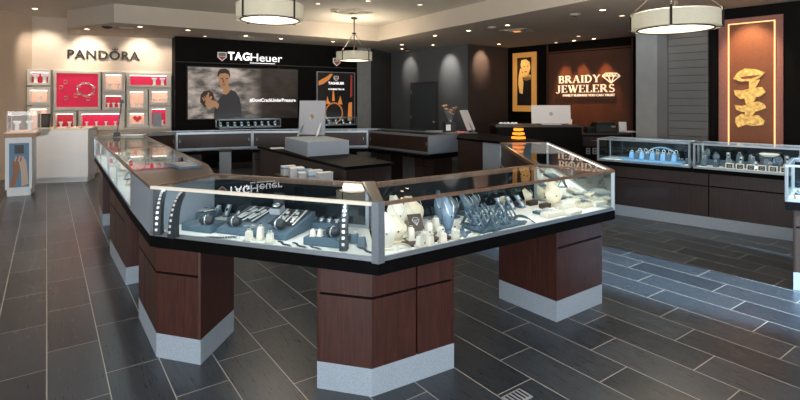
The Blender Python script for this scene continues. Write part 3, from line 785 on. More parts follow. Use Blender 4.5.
def mk_slab(fab, nm, w, d, h, slope=0, insets=0):
    def fn():
        r = raw(nm); x, y = w/2, d/2
        MB().add([(-x, -y, 0), (x, -y, 0), (x, y, 0), (-x, y, 0), (-x, -y, h), (x, -y, h), (x, y, h+slope), (-x, y, h+slope)],
                 [(0, 3, 2, 1), (4, 5, 6, 7), (0, 1, 5, 4), (1, 2, 6, 5), (2, 3, 7, 6), (3, 0, 4, 7)]).build('riser_body', fab, r, bevel=.004)
        return r
    return Proto(fn)
def mk_collar(fab='slate', nm='collar_display', R_=.075, w=.03, a0=.1, a1=.95, lift=.04):
    """crescent-shaped collar lying on a low stand"""
    def fn():
        r = raw(nm); rows = []
        for i in range(15):
            a = PI*(a0+(a1-a0)*i/14)
            rows.append([((R_+t*w)*math.cos(a), (R_+t*w)*math.sin(a)-R_*.5, .012+lift*math.sin(PI*i/14)*(1 if t < .4 else .7)-.010*t) for t in (0, .33, .66, 1)])
        MB().sheet(rows, .006, (0, 0, 1)).build('collar', fab, r)
        MB().box((0, R_*.4, .006), (R_*1.2, .03, .012)).build('foot', fab, r)
        return r
    return Proto(fn)
def mk_frame():
    def fn():
        r = raw('jewelry_frame'); m = MB()
        for sx in (-1, 1): m.box((sx*.036, 0, .035), (.010, .02, .07))
        m.box((0, 0, .066), (.08, .02, .010)).box((0, 0, .005), (.08, .03, .010)); m.build('frame', 'whitefab', r)
        MB().box((0, .004, .035), (.064, .008, .055)).build('pad', 'darkfab', r); MB().torus((0, -.004, .036), .014, .002, 12, 4, 'Y').build('ring', 'metal', r)
        return r
    return Proto(fn)
def mk_openbox():
    def fn():
        r = raw('open_watch_box')
        MB().box((0, 0, .02), (.075, .075, .04)).build('box_body', 'screen', r, bevel=.003)
        MB().box((0, 0, .041), (.062, .062, .004)).build('cushion', 'darkfab', r)
        m = MB().box((0, .040, .078), (.075, .010, .072), rx=-.25); m.build('lid', 'plastic', r)
        MB().box((0, .034, .078), (.06, .004, .056), rx=-.25).build('lid_lining', 'darkfab', r)
        MB().torus((0, 0, .052), .02, .005, 16, 6, 'Z').build('watch', 'chrome', r)
        return r
    return Proto(fn)
def mk_band(nm='watch', L=.10, strap='metal'):
    """a watch laid out flat"""
    def fn():
        r = raw(nm)
        MB().box((0, 0, .005), (.016, L, .006)).build('strap', strap, r, bevel=.001)
        MB().lathe([(0, .004), (.016, .004), (.016, .011), (.013, .013), (0, .013)], 14).build('watch_case', 'chrome', r)
        MB().lathe([(.0, .0135), (.011, .0137), (0, .0138)], 12).build('dial', 'gem', r)
        return r
    return Proto(fn)
def mk_block(fab, nm='small_stand', w=.04, d=.04, h=.05, top='metal'):
    def fn():
        r = raw(nm)
        MB().box((0, 0, h/2), (w, d, h), taper=.7).build('block', fab, r, bevel=.003)
        MB().torus((0, -.002, h+.006), .010, .003, 10, 4, 'Y').build('ring', top, r)
        return r
    return Proto(fn)
def mk_card(fab='brownfab'):
    def fn():
        r = raw('logo_card'); t = .95
        c, s = math.cos(t), math.sin(t); P = lambda x, u, o=0: (x, u*c-o*s, .004+u*s+o*c)
        m = MB(); m.add([P(x, u, o) for x in (-.045, .045) for u in (0, .11) for o in (0, .006)], [(0, 1, 3, 2), (4, 6, 7, 5), (0, 4, 5, 1), (2, 3, 7, 6), (0, 2, 6, 4), (1, 5, 7, 3)])
        m.build('card', fab, r)
        e = MB(); D = [(-.024, .07), (-.012, .086), (.012, .086), (.024, .07), (0, .035)]
        for i in range(5): e.bar(P(*D[i], .008), P(*D[(i+1) % 5], .008), .003, .002)
        e.bar(P(-.024, .07, .008), P(.024, .07, .008), .003, .002); e.bar(P(-.008, .07, .008), P(0, .035, .008), .002, .002); e.bar(P(.008, .07, .008), P(0, .035, .008), .002, .002)
        e.build('diamond_mark', 'metal', r); MB().bar(P(0, .08), (0, .10, .002), .02, .004).build('strut', fab, r)
        return r
    return Proto(fn)

def mk_links(L=.2, m_='metal', flat=False):
    def fn():
        r = raw('bracelet'); m = MB(); n = 14
        if flat:
            for k in range(n): m.box((-L/2+L*(k+.5)/n, .006*math.sin(k*.7), .005), (L/n*.8, .014 if k % 2 else .009, .008), rz=.2*math.cos(k*.7))
            m.build('links', m_, r, bevel=.0015); MB().torus((L/2+.006, 0, .005), .007, .002, 10, 4).build('clasp', 'metal', r)
            return r
        for k in range(n): m.box((0, -L/2+L*(k+.5)/n, .004), (.013 if k % 2 else .010, L/n*.82, .006))
        m.build('links', m_, r, bevel=.001); MB().box((0, L/2+.004, .004), (.015, .014, .008)).build('clasp', 'chrome', r)
        return r
    return Proto(fn)
K_ = dict(
    frame=mk_frame(), lriser=mk_slab('slate', 'riser_block', 1.3, .075, .07),
    links=mk_links(), linksd=mk_links(.13, 'chrome'), insert=mk_slab('darkfab', 'tray_insert', .185, .21, .003),
    wbust=mk_bust('whitefab', 'necklace_bust'), cbust=mk_bust('creamfab', 'necklace_bust', .16, .13), bbust=mk_bust('bluefab', 'necklace_bust', .2, .075),
    sbust=mk_bust('slate', 'necklace_bust', .12, .08), lowbust=mk_bust('creamfab', 'necklace_bust', .11, .12),
    cube=mk_ringcube('whitefab'), tcube=mk_ringcube('whitefab', 'ring_stand', .034, .06), rtray=mk_ringtray('whitefab'), rtray2=mk_ringtray('creamfab', 'ring_tray', 5, 2, .15, .06, .02),
    strk=mk_ringtray('slate', 'ring_tray', 6, 3, .20, .11, .018), pad=mk_watch_pad('bluefab'), spad=mk_watch_pad('slate', 'watch_stand', 1.05), easel=mk_easel(), ramp=mk_ramp(), cuff=mk_cuff(),
    chain=mk_chain(), dchain=mk_links(.15, 'darksteel', True), riser=mk_slab('slate', 'riser_block', .23, .16, .045), tray=mk_slab('slate', 'sloped_display_tray', .50, .34, .028, .075),
    btray=mk_slab('slate', 'watch_riser', .36, .20, .05), matt=mk_slab('brownfab', 'display_mat', .30, .14, .012), dmat=mk_slab('slate', 'display_mat', .42, .20, .018),
    collar=mk_collar(), wcollar=mk_collar('whitefab'), box=mk_openbox(), watch=mk_band(), bwatch=mk_band('watch', .09, 'darkfab'),
    dstand=mk_block('slate', 'ring_stand', .045, .045, .055), bstand=mk_block('skyfab', 'ring_stand', .045, .045, .06), bar=mk_slab('brownfab', 'riser_block', .09, .05, .035), card=mk_card(),
    wstand=mk_block('whitefab', 'ring_stand', .045, .045, .05), skyslab=mk_slab('skyfab', 'riser_block', .75, .16, .03), wslab=mk_slab('whitefab', 'riser_block', .18, .11, .03), rstand=mk_block('red', 'gift_stand', .05, .04, .06, 'gold'))
ZF = .7405
ORD = ['leftmost', 'second from left', 'third from left', 'fourth from left', 'fifth from left', 'sixth from left', 'seventh from left', 'eighth from left', 'ninth from left', 'tenth from left', 'eleventh from left', 'twelfth from left', 'thirteenth from left', 'fourteenth from left', 'fifteenth from left']
ORDV = ['nearest', 'second back', 'third back', 'fourth back', 'fifth back', 'farthest']
aF = math.atan2(dF.y, dF.x); aR = math.atan2(dR.y, dR.x); aL = math.atan2(dL.y, dL.x)
def at(kind, px, py, label, cat, z=0, rz=0, group=None, sc=1, jit=0):
    p = F(px, py, ZF+z); return K_[kind].put((p.x, p.y, ZF+z), rz+R.uniform(-jit, jit), label, cat, group, sc)
IN = ' in the front left case'
# ---- front left case
at('ramp', 160.5, 234, 'tall curved charcoal ramp with a metal bracelet, leftmost'+IN, 'jewelry display', rz=aF+.35)
at('ramp', 177, 237, 'tall curved charcoal ramp with a metal bracelet, second from left'+IN, 'jewelry display', rz=aF-.1)
at('ramp', 345, 249, 'tall curved charcoal ramp standing at the right end of the front left case', 'jewelry display', rz=aF+.25, sc=.98)
at('riser', 205, 229, 'low slate riser block carrying a coiled bangle, beside the two left ramps', 'riser block', rz=aF)
at('riser', 328, 243, 'low slate riser block carrying a brown bangle, beside the right ramp', 'riser block', rz=aF)
at('tray', 267, 230, 'large sloped slate tray of watches in the middle of the front left case', 'display tray', rz=aF)
cF = F(267, 230, ZF); RF = Matrix.Rotation(aF, 3, 'Z')
def on_tray(kind, x, y, label, cat, rz=0, sc=1):
    z = .028+.075*(y+.17)/.34
    p = cF+RF @ Vector((x, y, 0)); o = K_[kind].put((p.x, p.y, ZF+z+.002), aF+rz, label, cat, None, sc)
    o.rotation_euler = (Matrix.Rotation(aF+rz, 3, 'Z') @ Matrix.Rotation(math.atan2(.075, .34), 3, 'X')).to_euler(); return o
on_tray('cuff', -.16, -.11, 'dark cushion with a silver bangle at the left front of the sloped tray', 'bangle cushion', .15, .92)
on_tray('cuff', .15, -.09, 'dark cushion with a silver bangle at the right front of the sloped tray', 'bangle cushion', -.2, .98)
on_tray('box', .01, .10, 'open watch box standing at the top middle of the sloped tray', 'watch box', .1)
on_tray('chain', -.02, -.115, 'silver bracelet lying across the front of the sloped tray', 'bracelet', .1, .8)
for sx, nm in ((-1, 'left'), (1, 'right')): on_tray('insert', sx*.135, .045, 'dark recessed lining in the '+nm+' half of the sloped tray', 'tray lining')
for i, x in enumerate((-.205, -.170, -.135, -.100, -.065)): on_tray('links' if i % 2 == 0 else 'watch', x, .045, ORD[i]+' of five bracelets in the left half of the sloped tray', 'bracelet' if i % 2 == 0 else 'watch', -.12 if i % 2 == 0 else -.3, 1 if i % 2 == 0 else 1.35)
for i, x in enumerate((.070, .105, .140, .175, .207)): on_tray('links' if i % 2 == 0 else 'watch', x, .045, ORD[i]+' of five bracelets in the right half of the sloped tray', 'bracelet' if i % 2 == 0 else 'watch', .1 if i % 2 == 0 else .25, 1 if i % 2 == 0 else 1.35)
on_tray('linksd', .03, -.12, 'link bracelet lying at the front middle of the sloped tray', 'bracelet', 1.45, .8)
for i, (x, y, h) in enumerate(((249, 240.5, 0), (260.5, 239.5, .02), (270, 243, 0))):
    at('cube' if not h else 'tcube', x, y, ['left', 'middle, tallest', 'right'][i]+' of three cream ring stands in front of the sloped tray', 'ring stand', rz=aF+.1*i, sc=1.1)
at('dchain', 220, 238.5, 'dark link bracelet lying flat in front of the left riser'+IN, 'bracelet', rz=.05, sc=1.3)
for i, (x, y) in enumerate(((284, 244.5), (299, 246), (313, 247.5))): at('dchain', x, y, ORD[i]+' of three dark bracelets on the white floor, left of the right ramp', 'bracelet', rz=-.85, sc=.95)
at('cuff', 207, 224, 'dark coiled bangle cushion on the left slate riser'+IN, 'bangle cushion', z=.047, rz=aF+.2, sc=.95)
at('chain', 194, 226, 'thin silver bracelet on the left slate riser'+IN, 'bracelet', z=.047, rz=aF+1.0, sc=.4)
at('cuff', 333, 236, 'brown bangle on a cushion on the right slate riser'+IN, 'bangle cushion', z=.047, rz=aF-.1, sc=.9)
for i, x in enumerate((313, 320)): at('cube', x, 236, ['left', 'right'][i]+' of two small ring stands on the right slate riser', 'ring stand', z=.047, rz=aF, sc=.7)
at('btray', 197, 216, 'slate watch riser in the back left corner of the front left case', 'watch tray', rz=aF+.1, sc=.85)
pb = F(197, 216, ZF)
for i in range(6):
    q = pb+Matrix.Rotation(aF+.1, 3, 'Z') @ Vector((-.12+.048*i, 0, 0)); K_['watch'].put((q.x, q.y, ZF+.044), aF+.1-.5, ORD[i]+' of six watches on the back left slate riser', 'watch', 'watches on the back left riser', 1.25)
at('btray', 322, 226, 'slate watch riser in the back right of the front left case', 'watch tray', rz=aF, sc=.8)
pb = F(322, 226, ZF)
for i in range(5):
    q = pb+RF @ Vector((-.11+.055*i, 0, 0)); K_['watch'].put((q.x, q.y, ZF+.042), aF+.4, ORD[i]+' of five watches on the back right slate riser', 'watch', 'watches on the back right riser', 1.1)
for i, x in enumerate((214, 226, 238, 290, 301, 312)): at('spad' if i % 2 else 'pad', x, 217 if i < 3 else 224, ORD[i]+' of six watch stands behind the sloped tray', 'watch stand', rz=aF+.1*(i % 3-1), group='watch stands behind the sloped tray', sc=.85)
for i, x in enumerate((355, 362)): at('dstand', x, 243+i*4, ['back', 'front'][i]+' dark ring stand beside the front corner post', 'ring stand', rz=aF, sc=1)
at('dchain', 368, 252, 'slim dark bracelet leaning near the front corner post', 'bracelet', rz=-.9, sc=1.1)
# ---- front right case
IN = ' in the front right case'
at('wbust', 386, 250, 'large white necklace bust nearest the corner post'+IN, 'necklace bust', rz=aR-.35, sc=.9)
at('lowbust', 397, 243, 'low cream necklace bust lying second from the corner post', 'necklace bust', rz=aR-.2, sc=1.15)
at('wbust', 399, 232, 'tall white necklace bust behind the corner, left of the logo card', 'necklace bust', rz=aR-.1, sc=1.02)
at('cbust', 416, 229, 'tall cream necklace bust just behind the logo card', 'necklace bust', rz=aR, sc=1.15)
at('wcollar', 404, 249, 'small white crescent collar on the case floor by the front glass', 'collar', rz=aR, sc=.5)
at('matt', 425, 240, 'brown mat carrying white ring stands near the corner', 'display mat', rz=aR, sc=1.05)
at('card', 418, 232, 'dark card with a silver diamond outline leaning among white ring stands', 'card', z=.014, rz=aR-.2)
for i, (x, y, k) in enumerate(((411, 240, 'tcube'), (424, 241, 'cube'), (430, 245, 'cube'), (429, 234, 'tcube'), (436, 229, 'tcube'), (441, 236, 'cube'), (443, 242, 'cube'), (455, 239, 'cube'), (420, 246, 'cube'))):
    at(k, x, y, ['leftmost white ring stand on the brown mat', 'white ring stand in the centre of the brown mat', 'white ring stand nearest the front glass on the brown mat', 'tall white ring stand just right of the logo card', 'tall white ring stand at the back of the brown mat', 'white ring stand on the right half of the brown mat', 'white ring stand at the right front of the brown mat', 'white ring stand alone on the floor right of the mat', 'white ring stand at the left front of the brown mat'][i], 'ring stand', z=.014 if i != 7 else 0, rz=aR+.2*(i % 3-1), sc=1.05)
for i in range(4): at('dchain', 441+6*i, 242.3-1.6*i, ORD[i]+' of four slim bracelets along the front glass'+IN, 'bracelet', rz=aR+.1, sc=.35)
at('bbust', 450, 233, 'tall narrow blue-grey necklace bust right of the brown mat', 'necklace bust', rz=aR-.2, sc=1.05)
at('bbust', 440, 222, 'tall narrow blue-grey bust behind the ring stands', 'necklace bust', rz=aR-.5, sc=.95)
at('collar', 470, 234.5, 'dark crescent collar lying beside the front glass, left of the easels', 'collar', rz=aR+.3, sc=.85)
at('dmat', 494, 226, 'dark slate mat under the bracelet easels', 'display mat', rz=aR, sc=.95)
ez = [(474, 226), (482, 230), (481, 222), (490, 226), (499, 229), (489, 217.5), (498, 220), (507, 224), (506, 216), (515, 219)]
for i, (x, y) in enumerate(ez): at('easel', x, y, ['leftmost bracelet easel', 'second bracelet easel along the front row', 'second bracelet easel along the back row', 'bracelet easel in the middle row, left part', 'third bracelet easel along the front row', 'third bracelet easel along the back row', 'bracelet easel in the centre of the mat', 'fourth bracelet easel along the front row', 'fourth bracelet easel along the back row', 'rightmost bracelet easel'][i]+' on the slate mat', 'bracelet easel', z=.02, rz=aR+.25, group='slate bracelet easels', sc=1.05)
at('collar', 522, 223.5, 'dark crescent collar at the right end of the slate mat', 'collar', rz=aR-.5, sc=.9)
for i, (x, y) in enumerate(((460, 212), (468, 207), (477, 211), (486, 206), (455, 218), (470, 216))): at('sbust', x, y, ['slate bust behind the easels, leftmost of the upper row', 'second slate bust of the upper row behind the easels', 'third slate bust of the upper row behind the easels', 'rightmost slate bust of the upper row behind the easels', 'slate bust just behind the tall blue-grey bust', 'slate bust low between the upper row and the easels'][i], 'necklace bust', rz=aR+.3*(i % 3-1), sc=1.15)
for i, x in enumerate((503, 513, 523)): at('pad', x, 211-1.5*i, ['left', 'middle', 'right'][i]+' of three blue watch stands behind the easels', 'watch stand', rz=aR+.1)
for i, (x, y) in enumerate(((513, 207), (532, 205), (545, 208))): at('bar', x, y, ['left', 'middle', 'right'][i]+' of three small brown riser blocks under the cream busts', 'riser block', rz=aR)
for i, (x, y, s) in enumerate(((493, 199, 1), (507, 197, 1), (521, 195, 1.05), (534, 193, 1), (503, 206, .9), (530, 203, .9), (543, 200, .9))):
    at('lowbust', x, y, ORD[i]+' of the low cream busts'+IN if i < 4 else ['front left', 'front middle', 'front right'][i-4]+' of the low cream busts near the brown blocks', 'necklace bust', rz=aR+.2*(i % 2), sc=s)
at('cbust', 555, 207, 'large oval white bust in the right half of the front right case', 'necklace bust', rz=aR-.4, sc=1.05)
for i, (x, y, k) in enumerate(((553, 216, 'rtray'), (566, 208, 'rtray'), (585, 207, 'rtray2'), (578, 200, 'rtray2'), (592, 202, 'rtray2'), (570, 204, 'wslab'), (590, 196, 'rtray2'))):
    at(k, x, y, ['white ring tray nearest the front glass right of the easels', 'white ring tray behind the nearest one', 'cream ring tray near the right end by the front glass', 'cream ring tray behind the right end tray', 'small cream ring tray nearest the right corner', 'plain white riser block beside the oval bust', 'cream ring tray at the back right corner'][i]+IN, 'ring tray' if k != 'wslab' else 'riser block', rz=aR+.05*i)
for i, (x, y, k) in enumerate(((545, 213, 'strk'), (571, 214, 'wslab'), (598, 205, 'rtray'), (604, 200, 'rtray2'), (583, 195, 'strk'), (596, 192, 'strk'), (562, 199, 'strk'))):
    at(k, x, y, ['slate ring tray just right of the dark crescent collar', 'plain white riser between two ring trays by the front glass', 'white ring tray closest to the right corner post', 'small cream ring tray against the right end glass', 'slate ring tray along the back doors, near the right end', 'slate ring tray in the far right corner by the back doors', 'slate ring tray behind the large oval bust'][i], 'ring tray' if k != 'wslab' else 'riser block', rz=aR+.1*(i % 2), sc=.85)
at('strk', 603, 195, 'slate ring tray in the right corner of the front right case', 'ring tray', rz=aR)
for i in range(5): at('wstand', 388+13*i, 222-2.2*i, ORD[i]+' of the white stands along the back doors'+IN, 'ring stand', rz=aR, sc=1.2)
# ---- right side case
for i in range(7):
    for j in range(2):
        f = (i+.6)/7.6; a, b = RR.lerp(R2, f), RI.lerp(R3, f); p = a.lerp(b, .27+.42*j)
        k = ('strk', 'rtray', 'spad', 'rtray2')[(i+j*2) % 4]
        K_[k].put((p.x, p.y, ZF), PI/2+.05, ('slate ring tray', 'white ring tray', 'slate watch stand', 'cream ring tray')[(i+j*2) % 4]+[' beside the outer glass', ' beside the inner doors'][j]+' of the right side case, '+['nearest', 'second back', 'third back', 'fourth back', 'fifth back', 'sixth back', 'farthest'][i], 'watch stand' if k == 'spad' else 'ring tray', 'displays in the right side case', 1.0)
# ---- left side case
def arm(case_a, case_ai, case_b, case_bi, n, who, kinds):
    for i in range(n):
        for j in range(3):
            f = (i+.5)/n; a, b = case_a.lerp(case_b, f), case_ai.lerp(case_bi, f); p = a.lerp(b, .2+.3*j)
            k, lb, ct = kinds[(i+j) % len(kinds)]
            K_[k].put((p.x, p.y, ZF), aL+PI/2*(j == 2)+R.uniform(-.2, .2), lb+['beside the outer glass', 'in the middle', 'beside the inner side'][j]+' of the '+who+', '+ORDV[i], ct, 'displays in the '+who)
arm(LA1, I2, Lmid, Lmidi, 6, 'near left side case', [('rtray', 'white ring tray ', 'ring tray'), ('pad', 'blue watch stand ', 'watch stand'), ('wstand', 'white ring stand ', 'ring stand'), ('rtray2', 'cream ring tray ', 'ring tray'), ('spad', 'slate watch stand ', 'watch stand')])
arm(Lmid, Lmidi, LA0, LA0i, 5, 'far left side case', [('lowbust', 'low cream bust ', 'necklace bust'), ('rtray', 'white ring tray ', 'ring tray'), ('rstand', 'red gift stand ', 'stand'), ('pad', 'blue watch stand ', 'watch stand')])
# ---- wall cases
ZW = .7355; aW = math.atan2(dWc.y, dWc.x)
def wat(k, s, wv, z, label, cat, g=None, sc=1, rz=0): p = s0+dWc*s+nW*wv; return K_[k].put((p.x, p.y, ZW+z), aW+rz, label, cat, g, sc)
wat('skyslab', .66, .20, 0, 'long light blue riser block in the low case by the right wall', 'riser block')
wat('skyslab', .68, .36, 0, 'second long light blue riser, behind the first one', 'riser block', sc=.8)
a_ = thing('arched_display', 'light blue arched tier above the blue ring stands by the right wall', 'display stand', (s0+dWc*.72+nW*.38).to_3d()+Vector((0, 0, ZW+.024)), aW)
MB().tube([(.21*math.cos(PI*k/14), 0, .16*math.sin(PI*k/14)+.003) for k in range(15)], .010, 6).build('arch', 'skyfab', a_)
MB().box((0, 0, .004), (.46, .06, .008)).build('foot', 'skyfab', a_)
wat('skyslab', .12, .3, 0, 'short light blue block at the left end of the low case by the right wall', 'riser block', sc=.3)
for i in range(9):
    wat('dstand' if i % 2 else 'bstand', .40+.065*i, .20, .031, ORD[i]+' of the ring stands on the front light blue riser', 'ring stand', 'ring stands on the front blue riser', 1.45)
for i in range(7): wat('dstand', .46+.075*i, .34, .026, ORD[i]+' of the dark ring stands under the blue arch', 'ring stand', 'ring stands under the blue arch', 1.9)
for i in range(5): wat('dstand', .95+.045*i, .30-.03*(i % 2), 0, ORD[i]+' of the dark stands at the right end of the low wall case', 'ring stand', 'dark stands at the right end')
s_off = (s1-s0).length+.03; L2 = (s2-s1).length
wat('lriser', s_off+.66, .40, 0, 'long slate riser along the back of the long wall case', 'riser block')
wat('lriser', s_off+.66, .29, 0, 'lower slate riser in the middle of the long wall case', 'riser block', sc=.6)
kk = [('sbust', 'slate bust', 'necklace bust', .95), ('dstand', 'dark ring stand', 'ring stand', 1.5), ('bstand', 'light blue ring stand', 'ring stand', 1.0), ('dstand', 'dark ring stand', 'ring stand', 1.2), ('spad', 'slate watch stand', 'watch stand', 1.0)]
for j, (wv, zz, n_) in enumerate(((.40, .072, 15), (.29, .043, 14), (.215, 0, 13))):
    for i in range(n_):
        k, nm, ct, sc_ = kk[(i*2+j*3) % 5]
        if j == 2 and k == 'bstand': k, nm, ct, sc_ = 'wstand', 'white ring stand', 'ring stand', .8
        x = s_off+.07+(L2*.92)*i/n_
        wat(k, x, wv+R.uniform(-.012, .012), zz+.001, nm+' '+ORD[i]+' in the '+['back', 'middle', 'front'][j]+' row of the long wall case', ct, ['back', 'middle', 'front'][j]+' row in the long wall case', sc_, R.uniform(-.3, .3))
for i in range(6): wat('frame', s_off+.36+.105*i, .12, 0, ORD[i]+' of the white-edged frames in the long wall case', 'jewelry frame', 'white-edged frames in the long wall case')
t = thing('shell_ornament', 'white shell shaped ornament above the dark stands in the long wall case', 'ornament', (s0+dWc*(s_off+.72)+nW*.36).to_3d()+Vector((0, 0, ZW)), aW)
MB().lathe([(.02, 0), (.015, .10), (.03, .15)], 10).build('column', 'slate', t)
m = MB().lathe([(0, .15), (.06, .155), (.105, .185), (.10, .19), (.05, .17), (0, .165)], 9); m.build('shell', 'pwhite', t)
wat('rstand', s_off+1.22, .2, 0, 'small stand with a gold ring near the right end of the wall case', 'ring stand', sc=1.1)
wat('wstand', s_off+1.12, .12, 0, 'small white stand near the right end of the long wall case', 'ring stand', sc=1.1)
# nearest right case
for j in range(3):
    for i in range(4):
        f = .07+.1*i; p = (K[0]+(K[1]-K[0])*f*1.6+(K[3]-K[0])*(.2+.27*j)); K_['strk' if (i+j) % 2 else 'wslab'].put((p.x, p.y, ZF), -.45, ['slate ring tray', 'pale riser block'][((i+j) % 2) == 0]+' '+ORD[i]+' in the '+['front', 'middle', 'back'][j]+' row of the right edge case', 'ring tray' if (i+j) % 2 else 'riser block', 'trays in the case at the right edge', .7)
# ============================================================= PANDORA SIDE
def wthing(name, label, cat, p, group=None): return thing(name, label, cat, tuple(p), world=True, group=group)
# lettering on the wall
SER = {}
t = wthing('wall_sign', 'large black raised lettering on the beige wall with a small crown over one letter', 'sign', PW.hit(103, 54, .03))
ul, _ = PW.uz(67.5, 53, .03); ur, _ = PW.uz(139.5, 53, .03); _, zb = PW.uz(103, 59.5, .03); _, ztp = PW.uz(103, 50.5, .03)
def fit_text(plane, s, ul, ur, zb, h, off, th=.012, bold=0, sp=1.0, sx=None):
    mb = text_mb(s, 1, th, bold, sp, 'LEFT'); xs = [v.x for v in mb.v]; ys = [v.y for v in mb.v]
    w = max(xs)-min(xs); hh = max(ys)-min(ys); x0, y0 = min(xs), min(ys)
    mb.v = [Vector(((v.x-x0)/w*(ur-ul), (v.y-y0)/hh*h, v.z)) for v in mb.v]
    return plane.put_text(mb, ul, zb, off)
fit_text(PW, 'PANDORA', ul, ur, zb, ztp-zb, .03, .02, .012, 1.1).build('lettering', 'letterblack', t, smooth=False)
uo, _ = PW.uz(115, 47, .03); m = MB()
for du, dz in ((-.045, .05), (0, .075), (.045, .05)): PW.flat(m, [(uo+du-.012, ztp+.02), (uo+du+.012, ztp+.02), (uo+du*1.35, ztp+.02+dz)], .02, .02)
PW.box(m, uo-.04, uo+.04, ztp+.012, ztp+.03, .02, .04); m.build('crown', 'letterblack', t)
# display niches
cells = [  # outer box, opening, backdrop, description
 ((27, 69, 50.5, 85.5), (30, 72, 48, 83), 'red', 'top left corner of the wall unit, red with two pale busts'),
 ((27, 87, 50.5, 105), (29.5, 90, 47, 102), 'peach', 'second down in the left column, rosy backdrop'),
 ((27, 106.5, 50.5, 132), (29.5, 109, 46.5, 128.5), 'peach', 'third down in the left column, plain peach'),
 ((53, 111.5, 76, 132), (55.5, 114, 73, 127.5), 'red', 'under the left half of the large crimson panel'),
 ((78.5, 111.5, 124.5, 130), (81, 114, 119.5, 125.5), 'crimson', 'wide low one under the right half of the crimson panel'),
 ((102.5, 72, 125, 91.8), (105, 74.5, 121.5, 89.5), 'peach', 'top one just right of the large crimson panel'),
 ((102.5, 93.5, 125, 109.8), (105, 95.8, 121, 107.3), 'red', 'second down just right of the large crimson panel'),
 ((127, 73, 171, 87.3), (129.5, 75, 166.5, 85.2), 'crimson', 'wide one in the top right corner of the wall unit'),
 ((127, 89, 147.8, 109.8), (129.5, 91.7, 143.5, 107.5), 'peach', 'left one of the pair under the wide top right niche'),
 ((149, 89, 171, 105), (151.5, 91.5, 167.5, 102.5), 'peach', 'right one of the pair under the wide top right niche'),
 ((127, 111.3, 147.8, 127), (129.5, 113.5, 144, 124), 'peach', 'bottom one with a red heart card'),
 ((149, 106.5, 171, 127), (151.5, 109, 165.5, 124.5), 'crimson', 'bottom right corner one behind the grey tablet'),
]
NO = .20
def niche(outer, inner, back, desc, i):
    ou0, oz1 = PW.uz(outer[0], outer[1], NO); ou1, oz0 = PW.uz(outer[2], outer[3], NO)
    iu0, iz1 = PW.uz(inner[0], inner[1], NO); iu1, iz0 = PW.uz(inner[2], inner[3], NO)
    t = wthing('display_niche', 'framed lit wall niche, '+desc, 'wall niche', PW.P((ou0+ou1)/2, oz0, .1), 'framed display niches on the beige wall')
    m = MB()
    PW.box(m, ou0, iu0, oz0, oz1, .02, NO); PW.box(m, iu1, ou1, oz0, oz1, .02, NO); PW.box(m, iu0, iu1, oz0, iz0, .02, NO); PW.box(m, iu0, iu1, iz1, oz1, .02, NO)
    m.build('frame', 'cream', t)
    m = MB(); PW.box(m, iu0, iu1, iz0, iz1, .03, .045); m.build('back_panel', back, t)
    m = MB(); PW.box(m, iu0+.01, iu1-.01, iz1-.012, iz1-.004, .13, .16); m.build('light_strip', 'led', t)
    return iu0, iu1, iz0, iz1
CN = []
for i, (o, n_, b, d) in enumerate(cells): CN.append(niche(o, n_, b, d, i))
# pale busts in the niches
def mk_tag_bust():
    def fn():
        r = raw('jewelry_bust')
        MB().lathe([(.045, 0), (.03, .02), (.028, .10), (.06, .15), (.05, .165), (0, .165)], 10).build('bust_form', 'pwhite', r)
        return r
    return Proto(fn)
K_['tb'] = mk_tag_bust()
SHORT = ['at the top left corner', 'second down on the left', 'third down on the left', 'under the crimson panel, left part', 'wide and low under the crimson panel', 'top one right of the crimson panel', 'second one right of the crimson panel', 'wide at the top right corner', 'below the wide top right one, left', 'below the wide top right one, right', 'with the red heart card', 'behind the grey tablet']
spots_ = {0: (2, 1.1), 1: (1, .7), 3: (2, .75), 4: (4, .55), 5: (2, .8), 6: (3, .6), 7: (2, 1.0), 8: (3, .6), 9: (3, .5), 11: (2, .6), 10: (2, .45), 2: (1, .9)}
for i, (n_, s_) in spots_.items():
    iu0, iu1, iz0, iz1 = CN[i]
    for k in range(n_):
        f = (k+.5)/n_ if i != 7 else .66+.22*k
        p = PW.P(iu0+(iu1-iu0)*f, iz0+.001, .115)
        K_['tb'].put(p, 0, 'pale bust '+['leftmost', 'second', 'third', 'fourth'][k]+' in the niche '+SHORT[i], 'jewelry bust', 'pale busts in the wall niches', s_)
# heart card, spotted disc cards
iu0, iu1, iz0, iz1 = CN[10]; um = (iu0+iu1)/2; zm = (iz0+iz1)/2
t = wthing('heart_card', 'red heart card in the bottom niche left of the grey tablet', 'card', PW.P(um, zm, .08))
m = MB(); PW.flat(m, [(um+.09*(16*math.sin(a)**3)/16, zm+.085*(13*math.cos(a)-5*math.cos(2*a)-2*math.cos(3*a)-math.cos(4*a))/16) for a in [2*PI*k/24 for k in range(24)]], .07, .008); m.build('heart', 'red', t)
# large crimson panel
ou0, oz1 = PW.uz(54, 70.5, NO); ou1, oz0 = PW.uz(100.5, 109.8, NO); iu0, iz1 = PW.uz(56.3, 73, NO); iu1, iz0 = PW.uz(98, 107, NO)
t = wthing('picture_panel', 'large crimson panel with a charm bracelet in a cream frame', 'wall panel', PW.P((ou0+ou1)/2, oz0, .1))
m = MB(); PW.box(m, ou0, iu0, oz0, oz1, .02, NO); PW.box(m, iu1, ou1, oz0, oz1, .02, NO); PW.box(m, iu0, iu1, oz0, iz0, .02, NO); PW.box(m, iu0, iu1, iz1, oz1, .02, NO); m.build('frame', 'cream', t)
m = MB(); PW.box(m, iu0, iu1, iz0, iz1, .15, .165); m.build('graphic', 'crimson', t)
def oncr(px, py): return PW.uz(px, py, .17)
m = MB(); cu, cz = oncr(86, 89.5); ru = abs(oncr(94.5, 89.5)[0]-cu); rz_ = abs(oncr(86, 83.2)[1]-cz)
